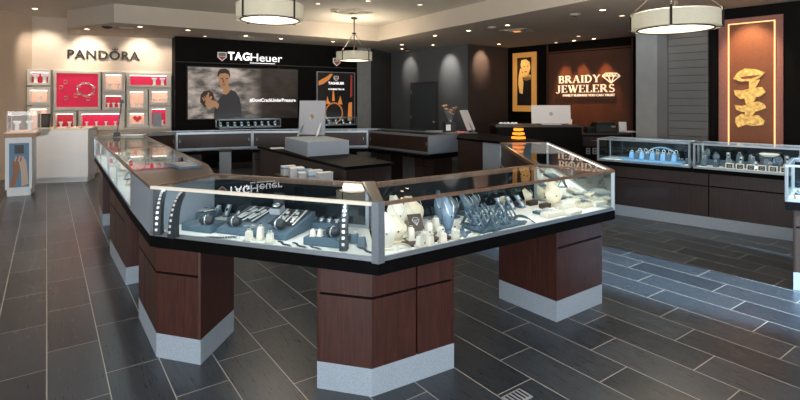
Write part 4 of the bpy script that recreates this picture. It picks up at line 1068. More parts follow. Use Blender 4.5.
m.tube([PW.P(cu+ru*math.cos(a), cz+rz_*math.sin(a), .172) for a in [2*PI*k/28 for k in range(28)]], .011, 5, True)
m.build('printed_bracelet', 'metal', t)
for k, a in enumerate((.3, 1.3, 1.9, 2.6, 3.9, 4.6, 5.6)):
    MB().lathe([(0, -.03), (.035, -.02), (.035, .02), (0, .03)], 8, PW.P(cu+ru*math.cos(a), cz+rz_*math.sin(a), .176)).build('printed_charm', 'petal', t)
for px, py in ((65.5, 82), (61, 87.5), (66, 98), (76, 95.5), (88, 98.5)):
    u, z = oncr(px, py); MB().torus(PW.P(u, z, .172), .04, .009, 12, 5, 'Y').build('printed_charm', 'petal', t)
# unit backing between niches and base cabinet with counter
u_a, zz1 = PW.uz(25.5, 68.5, .02); u_b, _ = PW.uz(172, 80, .02)
t = wthing('wall_display_unit', 'pale wall unit with a low counter under the lit niches', 'wall unit', PW.P((u_a+u_b)/2, 0, .1))
m = MB(); PW.box(m, u_a, u_b, .9, zz1, .001, .018); m.build('backing', 'cream', t)
_, zc = PW.uz(120, 128.2, .5)
m = MB(); PW.box(m, u_a, u_b+.0, .08, zc-.04, .001, .33); m.build('cabinet_body', 'beige', t)
m = MB(); PW.box(m, u_a, u_b, 0.0, .08, .03, .30); m.build('plinth', 'cream', t)
m = MB(); PW.box(m, u_a-.02, u_b, zc-.04, zc, .001, .36); m.build('counter_top', 'cream', t)
# things on that counter
for (px, py, w_, h_, mt, lb) in ((157, 127, .10, .22, 'screen', 'grey tablet standing on the wall unit counter below the niches'),):
    u, _ = PW.uz(px, py, .3); p = PW.P(u, zc, .25)
    t = wthing('tablet', lb, 'tablet', p); m = MB(); PW.box(m, u-.09, u+.09, zc+.01, zc+.32, .25, .265); m.build('shell', mt, t)
    m = MB(); PW.box(m, u-.12, u+.06, zc+.002, zc+.012, .2, .34); m.build('base', 'paper', t)
u, _ = PW.uz(145, 127.5, .3)
t = wthing('catalogue_stack', 'short stack of white catalogues beside the grey tablet', 'catalogues', PW.P(u, zc, .2)); m = MB(); PW.box(m, u-.12, u+.08, zc+.002, zc+.04, .15, .33); m.build('pages', 'paper', t)
m = MB(); PW.box(m, u-.12, u+.08, zc+.04, zc+.046, .15, .33); m.build('cover', 'white', t)
# white desk
d0, d1 = F(33, 183.5), F(88, 181.5)
t = thing('reception_desk', 'white panelled jewelry counter in front of the lit niches', 'counter', (d0.x, d0.y, 0), world=True)
a, b = Vector((d0.x, d0.y)), Vector((d1.x, d1.y)); dd0 = (b-a).normalized(); nn = Vector((-dd0.y, dd0.x))
MB().prism([a+nn*.03, b+nn*.03-dd0*.02, b+nn*.45-dd0*.02, a+nn*.45], 0, .09).build('plinth', 'white', t)
MB().prism([a, b, b+nn*.5, a+nn*.5], .09, .99).build('body', 'white', t)
MB().prism([a-dd0*.01, b+dd0*.01, b+nn*.51+dd0*.01, a+nn*.51], .99, 1.02).build('top', 'cream', t)
# three glowing trays on top of the white desk
for k in range(4):
    q = a+dd0*(.22+.22*k)+nn*.2
    o = thing('charm_tray', 'low pale charm tray, '+['leftmost', 'second', 'third', 'rightmost'][k]+' on the white counter by the niches', 'tray', (q.x, q.y, 1.021), math.atan2(dd0.y, dd0.x), 'charm trays on the white counter')
    MB().box((0, 0, .012), (.17, .2, .024)).build('tray_body', 'cream', o); MB().box((0, 0, .026), (.14, .17, .006)).build('insert', 'peach', o)
# pedestal with poster
p0, p1 = F(5, 197), F(32, 195)
a, b = Vector((p0.x, p0.y)), Vector((p1.x, p1.y)); dp = (b-a).normalized(); npd = Vector((-dp.y, dp.x)); Lp = (b-a).length
t = thing('poster_pedestal', 'white pedestal at the left edge with a poster of clasped hands on its front', 'pedestal', (p0.x, p0.y, 0), world=True)
MB().prism([a+dp*.02+npd*.02, b-dp*.02+npd*.02, b-dp*.02+npd*.42, a+dp*.02+npd*.42], 0, .11).build('plinth', 'white', t)
MB().prism([a, b, b+npd*.46, a+npd*.46], .11, .955).build('body', 'white', t)
MB().prism([a-dp*.015-npd*.01, b+dp*.06-npd*.01, b+dp*.06+npd*.47, a-dp*.015+npd*.47], .955, 1.02).build('top', mat('light_oak', 'a98465', .5, noise=.1, scale=20), t)
MB().prism([a-dp*.015-npd*.01, b+dp*.06-npd*.01, b+dp*.06+npd*.47, a-dp*.015+npd*.47], 1.02, 1.035).build('top_slab', 'cream', t)
PP = Plane(a, b)
def quadpx(px0, py0, px1, py1, off): u0, z1 = PP.uz(px0, py0, off); u1, z0 = PP.uz(px1, py1, off); return u0, u1, z0, z1
u0_, u1_, z0_, z1_ = quadpx(9, 143.5, 29, 186.5, .006)
m = MB(); PP.box(m, u0_, u1_, z0_, z1_, .001, .008); po = m.build('poster', 'pblue', t)
def PF(pts, off, mt, nm): m = MB(); PP.flat(m, [(u0_+(u1_-u0_)*x, z0_+(z1_-z0_)*y) for x, y in pts], off, .002); m.build(nm, mt, po)
PF([(.02, .02), (.28, .02), (.48, .3), (.56, .5), (.5, .66), (.38, .7), (.22, .62), (.16, .5), (.2, .32)], .009, 'pskin3', 'printed_hand')
PF([(.62, .02), (.98, .06), (.92, .38), (.86, .6), (.7, .7), (.56, .72), (.5, .56), (.6, .36)], .0092, 'pskin2', 'printed_hand')
for k in range(4): PF([(.26+.09*k, .6), (.32+.09*k, .58), (.40+.08*k, .68-.01*k), (.36+.08*k, .73)], .0115, 'pskin3' if k % 2 else 'pskin2', 'printed_finger')
PF([(.28, .76), (.74, .76), (.74, .96), (.28, .96)], .009, 'pcharc', 'printed_box')
# glass box on the pedestal
q = a+dp*.22+npd*.22
t = thing('glass_display_box', 'clear display box with lit charms on top of the left pedestal', 'display box', (q.x, q.y, 1.036), math.atan2(dp.y, dp.x))
for sx in (-1, 1): MB().box((sx*.2, 0, .17), (.006, .34, .34)).build('side_pane', 'acrylic', t)
MB().box((0, -.167, .17), (.394, .006, .34)).build('front_pane', 'acrylic', t); MB().box((0, 0, .343), (.41, .35, .006)).build('top_pane', 'acrylic', t)
MB().box((0, 0, .008), (.39, .32, .016)).build('base', 'peach', t)
for sx in (-1, 1):
    for sy in (-1, 1): MB().box((sx*.2, sy*.17, .17), (.012, .012, .345)).build('edge_post', 'cream', t)
for k, (dx, dy) in enumerate(((-.1, 0), (.08, -.03))): p = q+dp*dx+npd*dy; K_['tb'].put((p.x, p.y, 1.054), 0, ['left', 'right'][k]+' pale bust inside the clear box on the left pedestal', 'jewelry bust', 'busts in the clear box', 1.0)
q2 = b+npd*.12+dp*.35; 
p = F(42, 129.5, 1.02)
t = thing('photo_stand', 'dark tilted photo stand on the white counter beside the clear box', 'picture stand', (p.x-.05, p.y+.12, 1.022), .3)
MB().box((0, 0, .16), (.20, .015, .26), rx=-.2).build('panel', 'plastic', t); MB().box((0, .02, .012), (.16, .12, .024)).build('base', 'cream', t)
MB().box((0, -.012, .16), (.15, .004, .2), rx=-.2).build('print', 'darkgrey', t)

# ============================================================= BLACK FEATURE WALL
def TU(px, py, o=.02): return TW.uz(px, py, o)
# big picture
u0_, z1_ = TU(188, 68); u1_, _ = TU(297, 92); z0_ = TU(242, 118)[1]; z1_ = TU(242, 68.5)[1]
t = wthing('lightbox_picture', 'wide backlit picture of a person in a dark sweater holding a ball under clouds', 'picture', TW.P(u0_, z0_, 0))
m = MB(); TW.box(m, u0_-.02, u1_+.02, z0_-.02, z1_+.02, .001, .02); m.build('frame', 'plastic', t)
m = MB(); TW.box(m, u0_, u1_, z0_, z1_, .02, .026); pic = m.build('print', 'clouds', t)
def Pp(pts, mt, nm, k=0, par=None):
    m = MB(); TW.flat(m, [TU(x, 68.5+(y-67)*.985, .027) for x, y in pts], .0265+.0022*k, .002); m.build(nm, mt, par or pic)
# jumper, shoulders
Pp([(214, 118), (214, 110), (217, 101), (221, 95), (226, 90), (231, 88.5), (236, 91), (239.5, 97), (241.5, 106), (242, 117)], 'pcharc', 'printed_sweater', 0)
Pp([(222.8, 93), (223, 84), (229, 84), (230.3, 89.5), (226.5, 93.5)], 'pskin', 'printed_neck', 1)
Pp([(218.3, 72), (221, 69), (226, 69), (229, 71.5), (229.7, 77), (228.6, 82.5), (226.4, 86.6), (223.5, 87.8), (220.6, 85.5), (219, 80.5), (218, 75.5)], 'pskin', 'printed_face', 2)
Pp([(217.6, 75), (217.6, 70.5), (220, 67.6), (225, 67), (229, 69), (230.3, 73.5), (229.6, 76.5), (228.6, 73), (225, 71.6), (220, 72.2), (218.6, 75)], 'phair', 'printed_hair', 3)
for x in (220.6, 225.6): Pp([(x, 76.8), (x+2.6, 76.6), (x+2.4, 77.7), (x+.2, 77.8)], 'phair', 'printed_eye', 3)
Pp([(221.6, 83.3), (225.6, 83.1), (225.2, 84), (222, 84.1)], 'pred', 'printed_mouth', 3)
Pp([(222.6, 78), (223.8, 78), (224.4, 81.4), (222.3, 81.4)], 'pskin3', 'printed_nose', 3)
Pp([(200, 101), (200.6, 93.5), (204, 89.8), (209, 89), (213, 91.8), (214.6, 97), (213.4, 102), (209, 106), (204, 106)], 'pball', 'printed_ball', 1)
Pp([(214, 105), (208, 107.5), (205, 103.5), (206, 96.5), (208, 91.2), (209.2, 91.6), (208.8, 97), (210.5, 95), (212.4, 95.5), (211, 99), (214.5, 99.5), (219, 103), (218, 109)], 'pskin', 'printed_hand', 3)
for k in range(3): Pp([(207-1.6*k, 99+.6*k), (205.6-1.8*k, 94.6+1.2*k), (206.4-1.8*k, 93.9+1.2*k), (208.4-1.6*k, 98.4+.6*k)], 'pskin', 'printed_finger', 3)
Pp([(216, 118), (216.5, 109), (220, 104), (226, 108), (224, 118)], 'pcharc', 'printed_sleeve', 4)
m = fit_text(TW, '#DontCrackUnderPressure', TU(249.5, 98)[0], TU(295.5, 98)[0], TU(270, 102.2)[1], TU(270, 98.3)[1]-TU(270, 102.2)[1], .0275, .001, .02); m.build('printed_text', 'letterdim', pic, smooth=False)
# sign
t = wthing('brand_sign', 'lit white lettering with a small crest high on the black wall', 'sign', TW.P(TU(220, 55)[0], TU(220, 60)[1], .02))
def crest(tgt, px, py, s, plane_, uzf, off, par):
    u, z = uzf(px, py, off)
    S = lambda pts, o, th, mt, nm: (lambda m: (plane_.flat(m, [(u+x*s, z+y*s) for x, y in pts], o, th), m.build(nm, mt, par)))(MB())
    S([(-.5, .5), (.5, .5), (.52, -.1), (0, -.55), (-.52, -.1)], off, .02, 'pwhite', 'crest_shield')
    S([(-.4, .42), (.4, .42), (.4, .05), (-.4, .05)], off+.021, .006, 'pgreen', 'crest_top')
    S([(-.4, 0), (.4, 0), (.38, -.1), (0, -.42), (-.38, -.1)], off+.021, .006, 'pred', 'crest_point')
crest(None, 222, 56.5, .2, TW, TU, .02, t)
zb = TU(257, 61)[1]; hT = TU(257, 53.3)[1]-zb
fit_text(TW, 'TAG', TU(228, 57)[0], TU(249.3, 57)[0], zb, hT, .03, .012, .012, 1.12).build('lettering', 'letter', t, smooth=False)
fit_text(TW, 'Heuer', TU(250.5, 57)[0], TU(282, 57)[0], zb-.01, hT, .03, .012, 0.0).build('lettering', 'letterdim', t, smooth=False)
m = MB(); TW.box(m, TU(250, 60)[0], TU(275, 60)[0], zb-.06, zb-.045, .01, .02); m.build('underline', 'letterdim', t)
# small poster with watch
u0_, _ = TU(316.5, 95); u1_, _ = TU(355, 95); z1_ = TU(336, 72)[1]; z0_ = TU(336, 127)[1]
t = wthing('watch_poster', 'tall dark amber poster of a large watch under a small crest, on the black wall', 'poster', TW.P(u0_, z0_, 0))
m = MB(); TW.box(m, u0_, u1_, z0_, z1_, .001, .03); m.build('frame', 'silver', t)
m = MB(); TW.box(m, u0_+.03, u1_-.03, z0_+.02, z1_-.02, .03, .034); wp = m.build('print', 'pdark', t)
def Wp(pts, mt, nm, k=0):
    m = MB(); TW.flat(m, [TU(x, y, .036) for x, y in pts], .035+.0022*k, .002); m.build(nm, mt, wp)
Wp([(318.5, 81), (326, 77), (331, 73.5), (333, 74), (329, 80), (323, 84), (318.5, 85.5)], 'pamber', 'printed_flare', 0)
Wp([(333, 88), (333.8, 88), (334.8, 101), (332, 101)], 'pamber', 'printed_flare', 0)
Wp([(350.6, 75), (352.3, 75), (352.2, 96), (350, 98)], 'pred', 'printed_stripe', 0)
Wp([(348.5, 103), (352, 102), (352, 120), (347.5, 121)], 'pamber', 'printed_flare', 0)
m = MB(); c = TU(334, 113, .04); rr = abs(TU(343, 113, .04)[0]-c[0])
for k in range(26):
    a0 = 2*PI*k/26; m.add([], []); TW.flat(m, [(c[0]+rr*r_*math.cos(a0+da), c[1]+rr*1.1*r_*math.sin(a0+da)) for r_, da in ((.86, 0), (1.0, 0), (1.0, .17), (.86, .17))], .038, .002)
m.build('printed_bezel', 'pamber', wp)
Wp([(326, 104), (327.3, 96), (328.6, 101), (331.5, 104)], 'pamber', 'printed_lug', 1); Wp([(337.5, 104), (339, 100), (340.3, 95.5), (342.5, 104.5)], 'pamber', 'printed_lug', 1)
crest(None, 336, 78.4, .13, TW, TU, .036, wp)
fit_text(TW, 'TAGHEUER', TU(328, 83)[0], TU(344, 83)[0], TU(336, 84.6)[1], .07, .037, .001, .03).build('printed_text', 'letterdim', wp, smooth=False)
fit_text(TW, 'CONNECTED 45', TU(328, 88)[0], TU(344, 88)[0], TU(336, 90)[1], .04, .037, .001, .03).build('printed_text', 'letterdim', wp, smooth=False)
# crest lamp hanging by the wall
t = wthing('hanging_crest', 'small glowing crest high on the black wall below the far ring lamp', 'sign', TW.hit(336.5, 62, .1)); crest(None, 336.5, 62, .2, TW, lambda x, y, o: TW.uz(x, y, o), .06, t)
m = MB(); u, z = TW.uz(336.5, 62, .06); TW.box(m, u-.03, u+.03, z-.03, z+.03, .001, .06); m.build('mount', 'plastic', t)
# wall showcases below
for (pa, pb, lb, n_) in ((219, 281, 'low glass watch case against the black wall under the wide picture', 9), (322, 357, 'low glass watch case against the black wall under the amber poster', 5)):
    ua_, _ = TW.uz(pa, 125, .45); ub_, _ = TW.uz(pb, 125, .45)
    q = [TW.P(ua_, 0, .45).xy, TW.P(ub_, 0, .45).xy, TW.P(ub_, 0, .05).xy, TW.P(ua_, 0, .05).xy]
    showcase(lb, q, ['glass', 'glass', 'glass', 'glass'], H=1.13, zd=.86, zf=.94, group='watch cases against the black wall', ledpow=3)
    cabinet('black base cabinet under the '+lb[4:15]+'case by the '+('wide picture' if n_ == 9 else 'amber poster'), [Vector(x) for x in off_poly(q, .03)], .86, {0: full(0, 1, .86)}, 'black base cabinets', wood='black', kickm='plastic')
    for i in range(n_):
        f = (i+.5)/n_; p = TW.P(ua_+(ub_-ua_)*f, .9405, .25)
        K_['spad'].put(p, math.atan2(TW.t.y, TW.t.x), 'slate watch stand '+ORD[i]+' in the case under the '+('wide picture' if n_ == 9 else 'amber poster'), 'watch stand', 'watch stands under the '+('wide picture' if n_ == 9 else 'amber poster'), 1.3)

# ============================================================= SIGN WALL (BRAIDY) AND RIGHT WALL
# letters drawn as thick and thin strokes with serifs: width, strokes (x0,y0,x1,y1,w), serifs (x,y,halfwidth)
T_, H_ = .16, .055
def arc(cx, cy, rx, ry, a0, a1, n=8): return [(cx+rx*math.cos(a0+(a1-a0)*i/n), cy+ry*math.sin(a0+(a1-a0)*i/n)) for i in range(n+1)]
GL = {
 'B': (.66, [([(.14, 0), (.14, 1)], T_), (arc(.3, .75, .22, .22, PI/2, -PI/2), T_*.75), (arc(.3, .27, .27, .25, PI/2, -PI/2), T_*.8), ([(.14, .975), (.3, .975)], H_), ([(.14, .52), (.3, .52)], H_), ([(.14, .025), (.3, .025)], H_)], [(.1, 0, .1), (.1, 1, .1)]),
 'R': (.76, [([(.14, 0), (.14, 1)], T_), (arc(.3, .74, .23, .23, PI/2, -PI/2), T_*.75), ([(.14, .975), (.3, .975)], H_), ([(.14, .5), (.3, .5)], H_), ([(.34, .5), (.64, .03)], T_)], [(.14, 0, .14), (.1, 1, .1), (.68, 0, .09)]),
 'A': (.82, [([(.1, 0), (.40, 1)], H_*1.1), ([(.40, 1), (.68, 0)], T_), ([(.2, .35), (.58, .35)], H_)], [(.1, 0, .11), (.68, 0, .14)]),
 'I': (.34, [([(.17, 0), (.17, 1)], T_)], [(.17, 0, .15), (.17, 1, .15)]),
 'D': (.78, [([(.14, 0), (.14, 1)], T_), (arc(.28, .5, .38, .475, PI/2, -PI/2, 12), T_*.85), ([(.14, .975), (.28, .975)], H_), ([(.14, .025), (.28, .025)], H_)], [(.1, 0, .1), (.1, 1, .1)]),
 'Y': (.74, [([(.1, 1), (.37, .48)], T_), ([(.66, 1), (.39, .48)], H_*1.1), ([(.37, .5), (.37, 0)], T_)], [(.1, 1, .13), (.66, 1, .1), (.37, 0, .15)]),
 'J': (.46, [([(.27, 1), (.27, .12)], T_), (arc(.12, .1, .15, .18, 0, -PI*.9), H_*1.3)], [(.27, 1, .15)]),
 'E': (.64, [([(.14, 0), (.14, 1)], T_), ([(.14, .975), (.54, .975)], H_), ([(.14, .51), (.44, .51)], H_), ([(.14, .025), (.57, .025)], H_), ([(.54, 1), (.54, .78)], H_), ([(.57, 0), (.58, .24)], H_), ([(.44, .6), (.44, .42)], H_)], [(.1, 0, .1), (.1, 1, .1)]),
 'W': (1.05, [([(.1, 1), (.33, 0)], T_), ([(.33, 0), (.54, .9)], H_*1.1), ([(.48, 1), (.72, 0)], T_), ([(.72, 0), (.95, 1)], H_*1.1)], [(.1, 1, .12), (.5, 1, .12), (.95, 1, .1)]),
 'L': (.60, [([(.14, 0), (.14, 1)], T_), ([(.14, .025), (.54, .025)], H_), ([(.53, 0), (.55, .26)], H_)], [(.1, 0, .1), (.14, 1, .14)]),
 'S': (.58, [(arc(.28, .74, .19, .22, PI*.15, PI*1.35, 10), T_*.6), ([(.14, .58), (.44, .42)], T_*.95), (arc(.28, .26, .21, .24, PI*.3, -PI*.85, 10), T_*.6)], []),
}
def serif_word(plane, word, u0, u1, z0, h, off, th=.02):
    tot = sum(GL[c][0] for c in word)+.06*(len(word)-1); k = (u1-u0)/tot; x = 0; m = MB()
    for c in word:
        w, st, sf = GL[c]
        for pts, tw in st:
            for i in range(len(pts)-1):
                (ax, ay), (bx, by) = pts[i], pts[i+1]; L = math.hypot(bx-ax, by-ay)
                if L < 1e-6: continue
                nx, ny = -(by-ay)/L*tw/2, (bx-ax)/L*tw/2; ex, ey = (bx-ax)/L*tw*.12*(len(pts) > 2), (by-ay)/L*tw*.12*(len(pts) > 2)
                plane.flat(m, [(u0+(x+px_)*k, z0+py_*h) for px_, py_ in ((ax+nx-ex, ay+ny-ey), (ax-nx-ex, ay-ny-ey), (bx-nx+ex, by-ny+ey), (bx+nx+ex, by+ny+ey))], off, th)
        for sx, sy, hw in sf:
            yy = sy-(.05 if sy == 1 else 0); plane.flat(m, [(u0+(x+sx-hw)*k, z0+yy*h), (u0+(x+sx+hw)*k, z0+yy*h), (u0+(x+sx+hw)*k, z0+(yy+.05)*h), (u0+(x+sx-hw)*k, z0+(yy+.05)*h)], off, th)
        x += w+.06
    return m
def BU(px, py, o=.05): return BW.uz(px, py, o)
t = wthing('store_sign', 'two lines of cream serif lettering with a diamond outline on the dark brown wall', 'sign', BW.P(BU(595, 85)[0], BU(595, 90)[1], .05))
z_ = BU(595, 82.3)[1]; serif_word(BW, 'BRAIDY', BU(558.8, 80)[0], BU(600.3, 80)[0], z_, BU(595, 74.8)[1]-z_, .05).build('lettering', 'letterc', t, smooth=False)
z_ = BU(595, 92.2)[1]; serif_word(BW, 'JEWELERS', BU(556.8, 88)[0], BU(615.2, 88)[0], z_, BU(595, 84.6)[1]-z_, .05).build('lettering', 'letterc', t, smooth=False)
fit_text(BW, 'FAMILY BUSINESS YOU CAN TRUST', BU(563, 95)[0], BU(615, 95)[0], BU(595, 96.3)[1], .055, .05, .01, .02).build('lettering', 'letterc', t, smooth=False)
m = MB(); dpts = dict(a=(602.5, 76), b=(606, 73.2), c=(617, 73.2), d=(620.2, 76), e=(611.3, 83), f=(608.5, 76), g=(614.2, 76), h=(611.4, 73.2))
DP = {k: BW.P(*BU(x, y), .06) for k, (x, y) in dpts.items()}
for k1, k2 in ('ab', 'bc', 'cd', 'de', 'ea', 'ad', 'fe', 'ge', 'bf', 'fh', 'hg', 'gc'): m.bar(DP[k1], DP[k2], .014, .02)
m.build('diamond_mark', 'letterc', t)
# gold framed portrait
u0_, _ = BU(512.6, 80); u1_, _ = BU(535.8, 80); z1_ = BU(524, 52.5)[1]; z0_ = BU(524, 111.5)[1]
t = wthing('framed_portrait', 'tall gold framed portrait of a fair-haired person in black on the dark wall', 'picture', BW.P((u0_+u1_)/2, z0_, .02))
iu0, iu1, iz0, iz1 = BU(516.8, 80)[0], BU(531.4, 80)[0], BU(524, 105.5)[1], BU(524, 57.5)[1]
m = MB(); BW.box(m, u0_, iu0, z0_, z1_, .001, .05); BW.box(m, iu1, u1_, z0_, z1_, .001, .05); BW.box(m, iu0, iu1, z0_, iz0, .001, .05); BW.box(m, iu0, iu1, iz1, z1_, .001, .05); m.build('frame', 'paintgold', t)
m = MB(); BW.box(m, iu0, iu1, iz0, iz1, .001, .03); pr_ = m.build('print', 'pdark', t)
def Bp(pts, mt, nm, k=0): m = MB(); BW.flat(m, [BU(x, y, .032) for x, y in pts], .031+.0022*k, .002); m.build(nm, mt, pr_)
Bp([(517.4, 62), (521, 58.5), (527, 58), (530.8, 61), (530.9, 70), (529, 76), (523, 76), (519, 72)], 'phair', 'printed_hair', 0)
Bp([(521.5, 60.2), (526, 59.2), (529.8, 62), (530.4, 68), (529, 73), (527, 76.5), (523.6, 75), (522, 70), (520.6, 65)], 'pgold', 'printed_face', 1)
Bp([(517.2, 105), (517.4, 96), (519, 82), (523, 77), (529, 75), (531.2, 78), (531.2, 105)], 'pdark', 'printed_dress', 2)
Bp([(519.8, 93), (518.4, 84), (519, 75), (520.4, 68), (522.4, 70), (522, 77), (523.6, 82), (522.8, 94)], 'pgold', 'printed_arm', 3)
Bp([(522, 73), (530.8, 75), (531, 79), (526, 81), (522, 79)], 'pgold', 'printed_shoulder', 2)
Bp([(523.6, 66), (525.2, 65.8), (525.1, 66.7), (523.7, 66.8)], 'phair', 'printed_eye', 3); Bp([(527, 65.6), (528.6, 65.6), (528.5, 66.4), (527.1, 66.5)], 'phair', 'printed_eye', 3)
Bp([(524.6, 71.4), (527.2, 71), (526.8, 72.2), (525, 72.4)], 'pred', 'printed_mouth', 3)
# lit art panel on the right wall
def RU(px, py, o=.05): return RWF.uz(px, py, o)
u0_, _ = RU(718.5, 80); u1_, _ = RU(783, 80); zt_ = (RU(722, 22)[1]+RU(780, 12)[1])/2
t = wthing('art_panel', 'tall brown panel with a mauve border, thin lit outline and gold ribbon-like relief', 'wall panel', RWF.P((u0_+u1_)/2, 0, .03))
m = MB(); RWF.box(m, u0_, u1_, .25, zt_, .001, .04); m.build('border', 'artpink', t)
iu0, iu1, izt = RU(728.8, 80)[0], RU(774.8, 80)[0], (RU(730, 26.5)[1]+RU(774, 17.5)[1])/2
m = MB(); RWF.box(m, iu0, iu1, .4, izt, .04, .055); m.build('panel', 'artbrown', t)
m = MB(); RWF.box(m, iu0-.008, iu0+.008, .4, izt, .055, .065); RWF.box(m, iu1-.008, iu1+.008, .4, izt, .055, .065); RWF.box(m, iu0, iu1, izt-.014, izt, .055, .065); m.build('lit_outline', 'neon', t)
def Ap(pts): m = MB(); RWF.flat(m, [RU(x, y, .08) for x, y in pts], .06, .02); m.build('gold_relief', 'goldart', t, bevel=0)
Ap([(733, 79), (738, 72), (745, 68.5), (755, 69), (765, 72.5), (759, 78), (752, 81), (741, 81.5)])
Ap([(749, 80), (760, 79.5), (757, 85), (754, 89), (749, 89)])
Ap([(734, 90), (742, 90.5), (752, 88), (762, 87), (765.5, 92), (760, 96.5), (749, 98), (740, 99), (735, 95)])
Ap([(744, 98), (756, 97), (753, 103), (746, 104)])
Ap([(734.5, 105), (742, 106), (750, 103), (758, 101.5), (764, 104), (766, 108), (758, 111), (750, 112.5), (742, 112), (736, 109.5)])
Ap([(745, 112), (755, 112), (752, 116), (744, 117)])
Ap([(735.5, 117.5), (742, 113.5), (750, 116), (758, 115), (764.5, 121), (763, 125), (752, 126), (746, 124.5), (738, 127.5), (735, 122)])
m = MB(); RWF.flat(m, [RU(x, y, .08) for x, y in ((740, 77), (752, 75.5), (760, 75), (752, 78.5), (742, 79))], .081, .004); m.build('relief_slot', 'artbrown', t)
# ============================================================= BACK DESKS AND WHAT STANDS ON THEM
def aXD(px, D): return (px-400)/FOC*D
D9 = 9.0; zt = EYE-(125-HY)*D9/FOC
t = thing('sales_desk', 'long black sales desk in front of the brown sign wall, carrying the white computer', 'desk', (2.6, 9.2, 0), world=True)
MB().box(((aXD(497, D9)+aXD(582, D9))/2, D9+.35, zt/2-.02), (aXD(582, D9)-aXD(497, D9), .7, zt-.04)).build('body', 'black', t)
MB().box(((aXD(496, D9)+aXD(583, D9))/2, D9+.35, zt-.02), (aXD(583, D9)-aXD(496, D9)+.02, .74, .04)).build('top', 'mahogd', t)
Dc = 9.25; zc2 = EYE-(133-HY)*Dc/FOC; x0, x1 = aXD(583.5, D9), aXD(638, 9.0)
t = thing('low_counter', 'low brown counter right of the black sales desk, with a printer on it', 'counter', ((x0+x1)/2, Dc+.3, 0), world=True)
MB().box(((x0+x1)/2, Dc+.3, zc2/2-.02), (x1-x0-.02, .6, zc2-.04)).build('body', 'black', t)
MB().box(((x0+x1)/2, Dc+.29, zc2-.02), (x1-x0, .64, .04)).build('top', 'mahogd', t)
for k in range(2):
    MB().box((x0+.3+.5*k, Dc-.008, zc2-.16), (.46, .014, .18)).build('drawer', 'mahogd', t)
    MB().box((x0+.3+.5*k, Dc-.022, zc2-.14), (.12, .014, .012)).build('handle', 'chrome', t)
for k, px in enumerate((588, 594.5)):
    p = atD(px, 151, Dc-.012)
    o = thing('wall_outlet', ['left', 'right'][k]+' grey double outlet on the front of the low brown counter', 'outlet', tuple(p), group='outlets on the low counter')
    MB().box((0, -.004, 0), (.075, .008, .115)).build('plate', 'screen', o)
    for dz in (-.025, .025): MB().box((0, -.010, dz), (.03, .006, .03)).build('socket', 'darkgrey', o)
# white computer with round logo facing the room
computer('desktop_computer', 'wide white all-in-one computer seen from behind on the black sales desk', (aXD(532.5, 9.1), 9.15), (aXD(571, 9.1), 9.1), zt+.001, .36, 8, 'screenw', legs=False, logo='dark')
p = atD(605.5, 130, 9.5)
t = thing('printer', 'black printer on the low counter below the sign', 'printer', (p.x, 9.6, zc2), .0)
MB().box((0, 0, .07), (.40, .34, .14)).build('body', 'plastic', t, bevel=.012); MB().box((0, .02, .165), (.36, .28, .05), taper=.92).build('scanner_lid', 'plastic', t, bevel=.006)
MB().box((0, -.18, .05), (.30, .06, .015)).build('paper_tray', 'darkgrey', t); MB().box((.12, -.172, .11), (.08, .006, .03)).build('control_panel', 'chrome', t)
p = atD(621.5, 130.5, 9.6); t = thing('sign_card', 'white card standing on the low counter right of the printer', 'card', (p.x, 9.55, zc2), -.1)
MB().box((0, 0, .10), (.14, .012, .19), rx=-.12).build('card', 'paper', t); MB().box((0, .02, .006), (.12, .09, .012)).build('foot', 'acrylic', t)
p = atD(507, 125, 9.2)
t = thing('tissue_pile', 'crumpled pile of white tissue at the left end of the sales desk', 'tissue', (p.x+.05, 9.3, zt), 0)
for k in range(5): MB().box((-.14+.07*k, R.uniform(-.03, .03), .022), (.08, .09, .035), rz=R.uniform(0, 3), taper=.5).build('tissue_fold', 'paper', t, bevel=.01)
p = atD(575, 125.5, 9.1); t = thing('pen_cup', 'small tan cup beside the white computer', 'cup', (p.x-.02, 9.3, zt), 0)
MB().lathe([(.03, 0), (.038, .09), (.034, .09), (.028, .01), (0, .01)], 14).build('cup_body', 'peach', t)
for k in range(3): MB().bar((.01*k-.01, 0, .012), (.02*k-.02, .01, .15), .006, .006).build('pen', 'plastic', t)
for k, (px, lb) in enumerate(((590, 'small black box left of the printer on the low counter'), (631, 'small white pad at the right end of the low counter'))):
    p = atD(px, 132, 9.4); t = thing('small_box' if not k else 'notepad', lb, 'box' if not k else 'notepad', (p.x, 9.45, zc2), .2)
    MB().box((0, 0, .05 if not k else .012), (.16, .14, .10 if not k else .02)).build('body', 'plastic' if not k else 'paper', t); MB().box((0, 0, .104 if not k else .025), (.165, .145, .01 if not k else .004)).build('lid' if not k else 'cover', 'darkgrey' if not k else 'white', t)
# side table behind the back case with flowers and slanted screen
t = thing('side_table', 'narrow grey table right behind the silver end panel of the back case', 'table', (1.0, 8.5, 0), world=True)
ST = [(.96, 8.03), (1.28, 8.12), (.95, 8.98), (.46, 8.86)]
MB().prism(ST, .985, 1.02).build('tabletop', 'screen', t)
for (x, y) in ((.97, 8.12), (1.2, 8.18), (.9, 8.88), (.56, 8.8)): MB().box((x, y, .4925), (.04, .04, .985)).build('leg', 'darkgrey', t)
p = Vector((.85, 8.45, 1.0205))
t = thing('black_gift_box', 'black box with a white label under the orange and cream flowers', 'box', tuple(p), .2)
MB().box((0, 0, .075), (.20, .16, .15)).build('box_body', 'plastic', t); MB().box((-.05, -.082, .08), (.08, .004, .10)).build('label', 'paper', t); MB().box((0, 0, .156), (.21, .17, .012)).build('lid', 'plastic', t)
t = thing('flower_vase', 'cream and orange flowers in a clear vase standing on the black box', 'flowers', (p.x+.01, p.y, p.z+.163), 0)
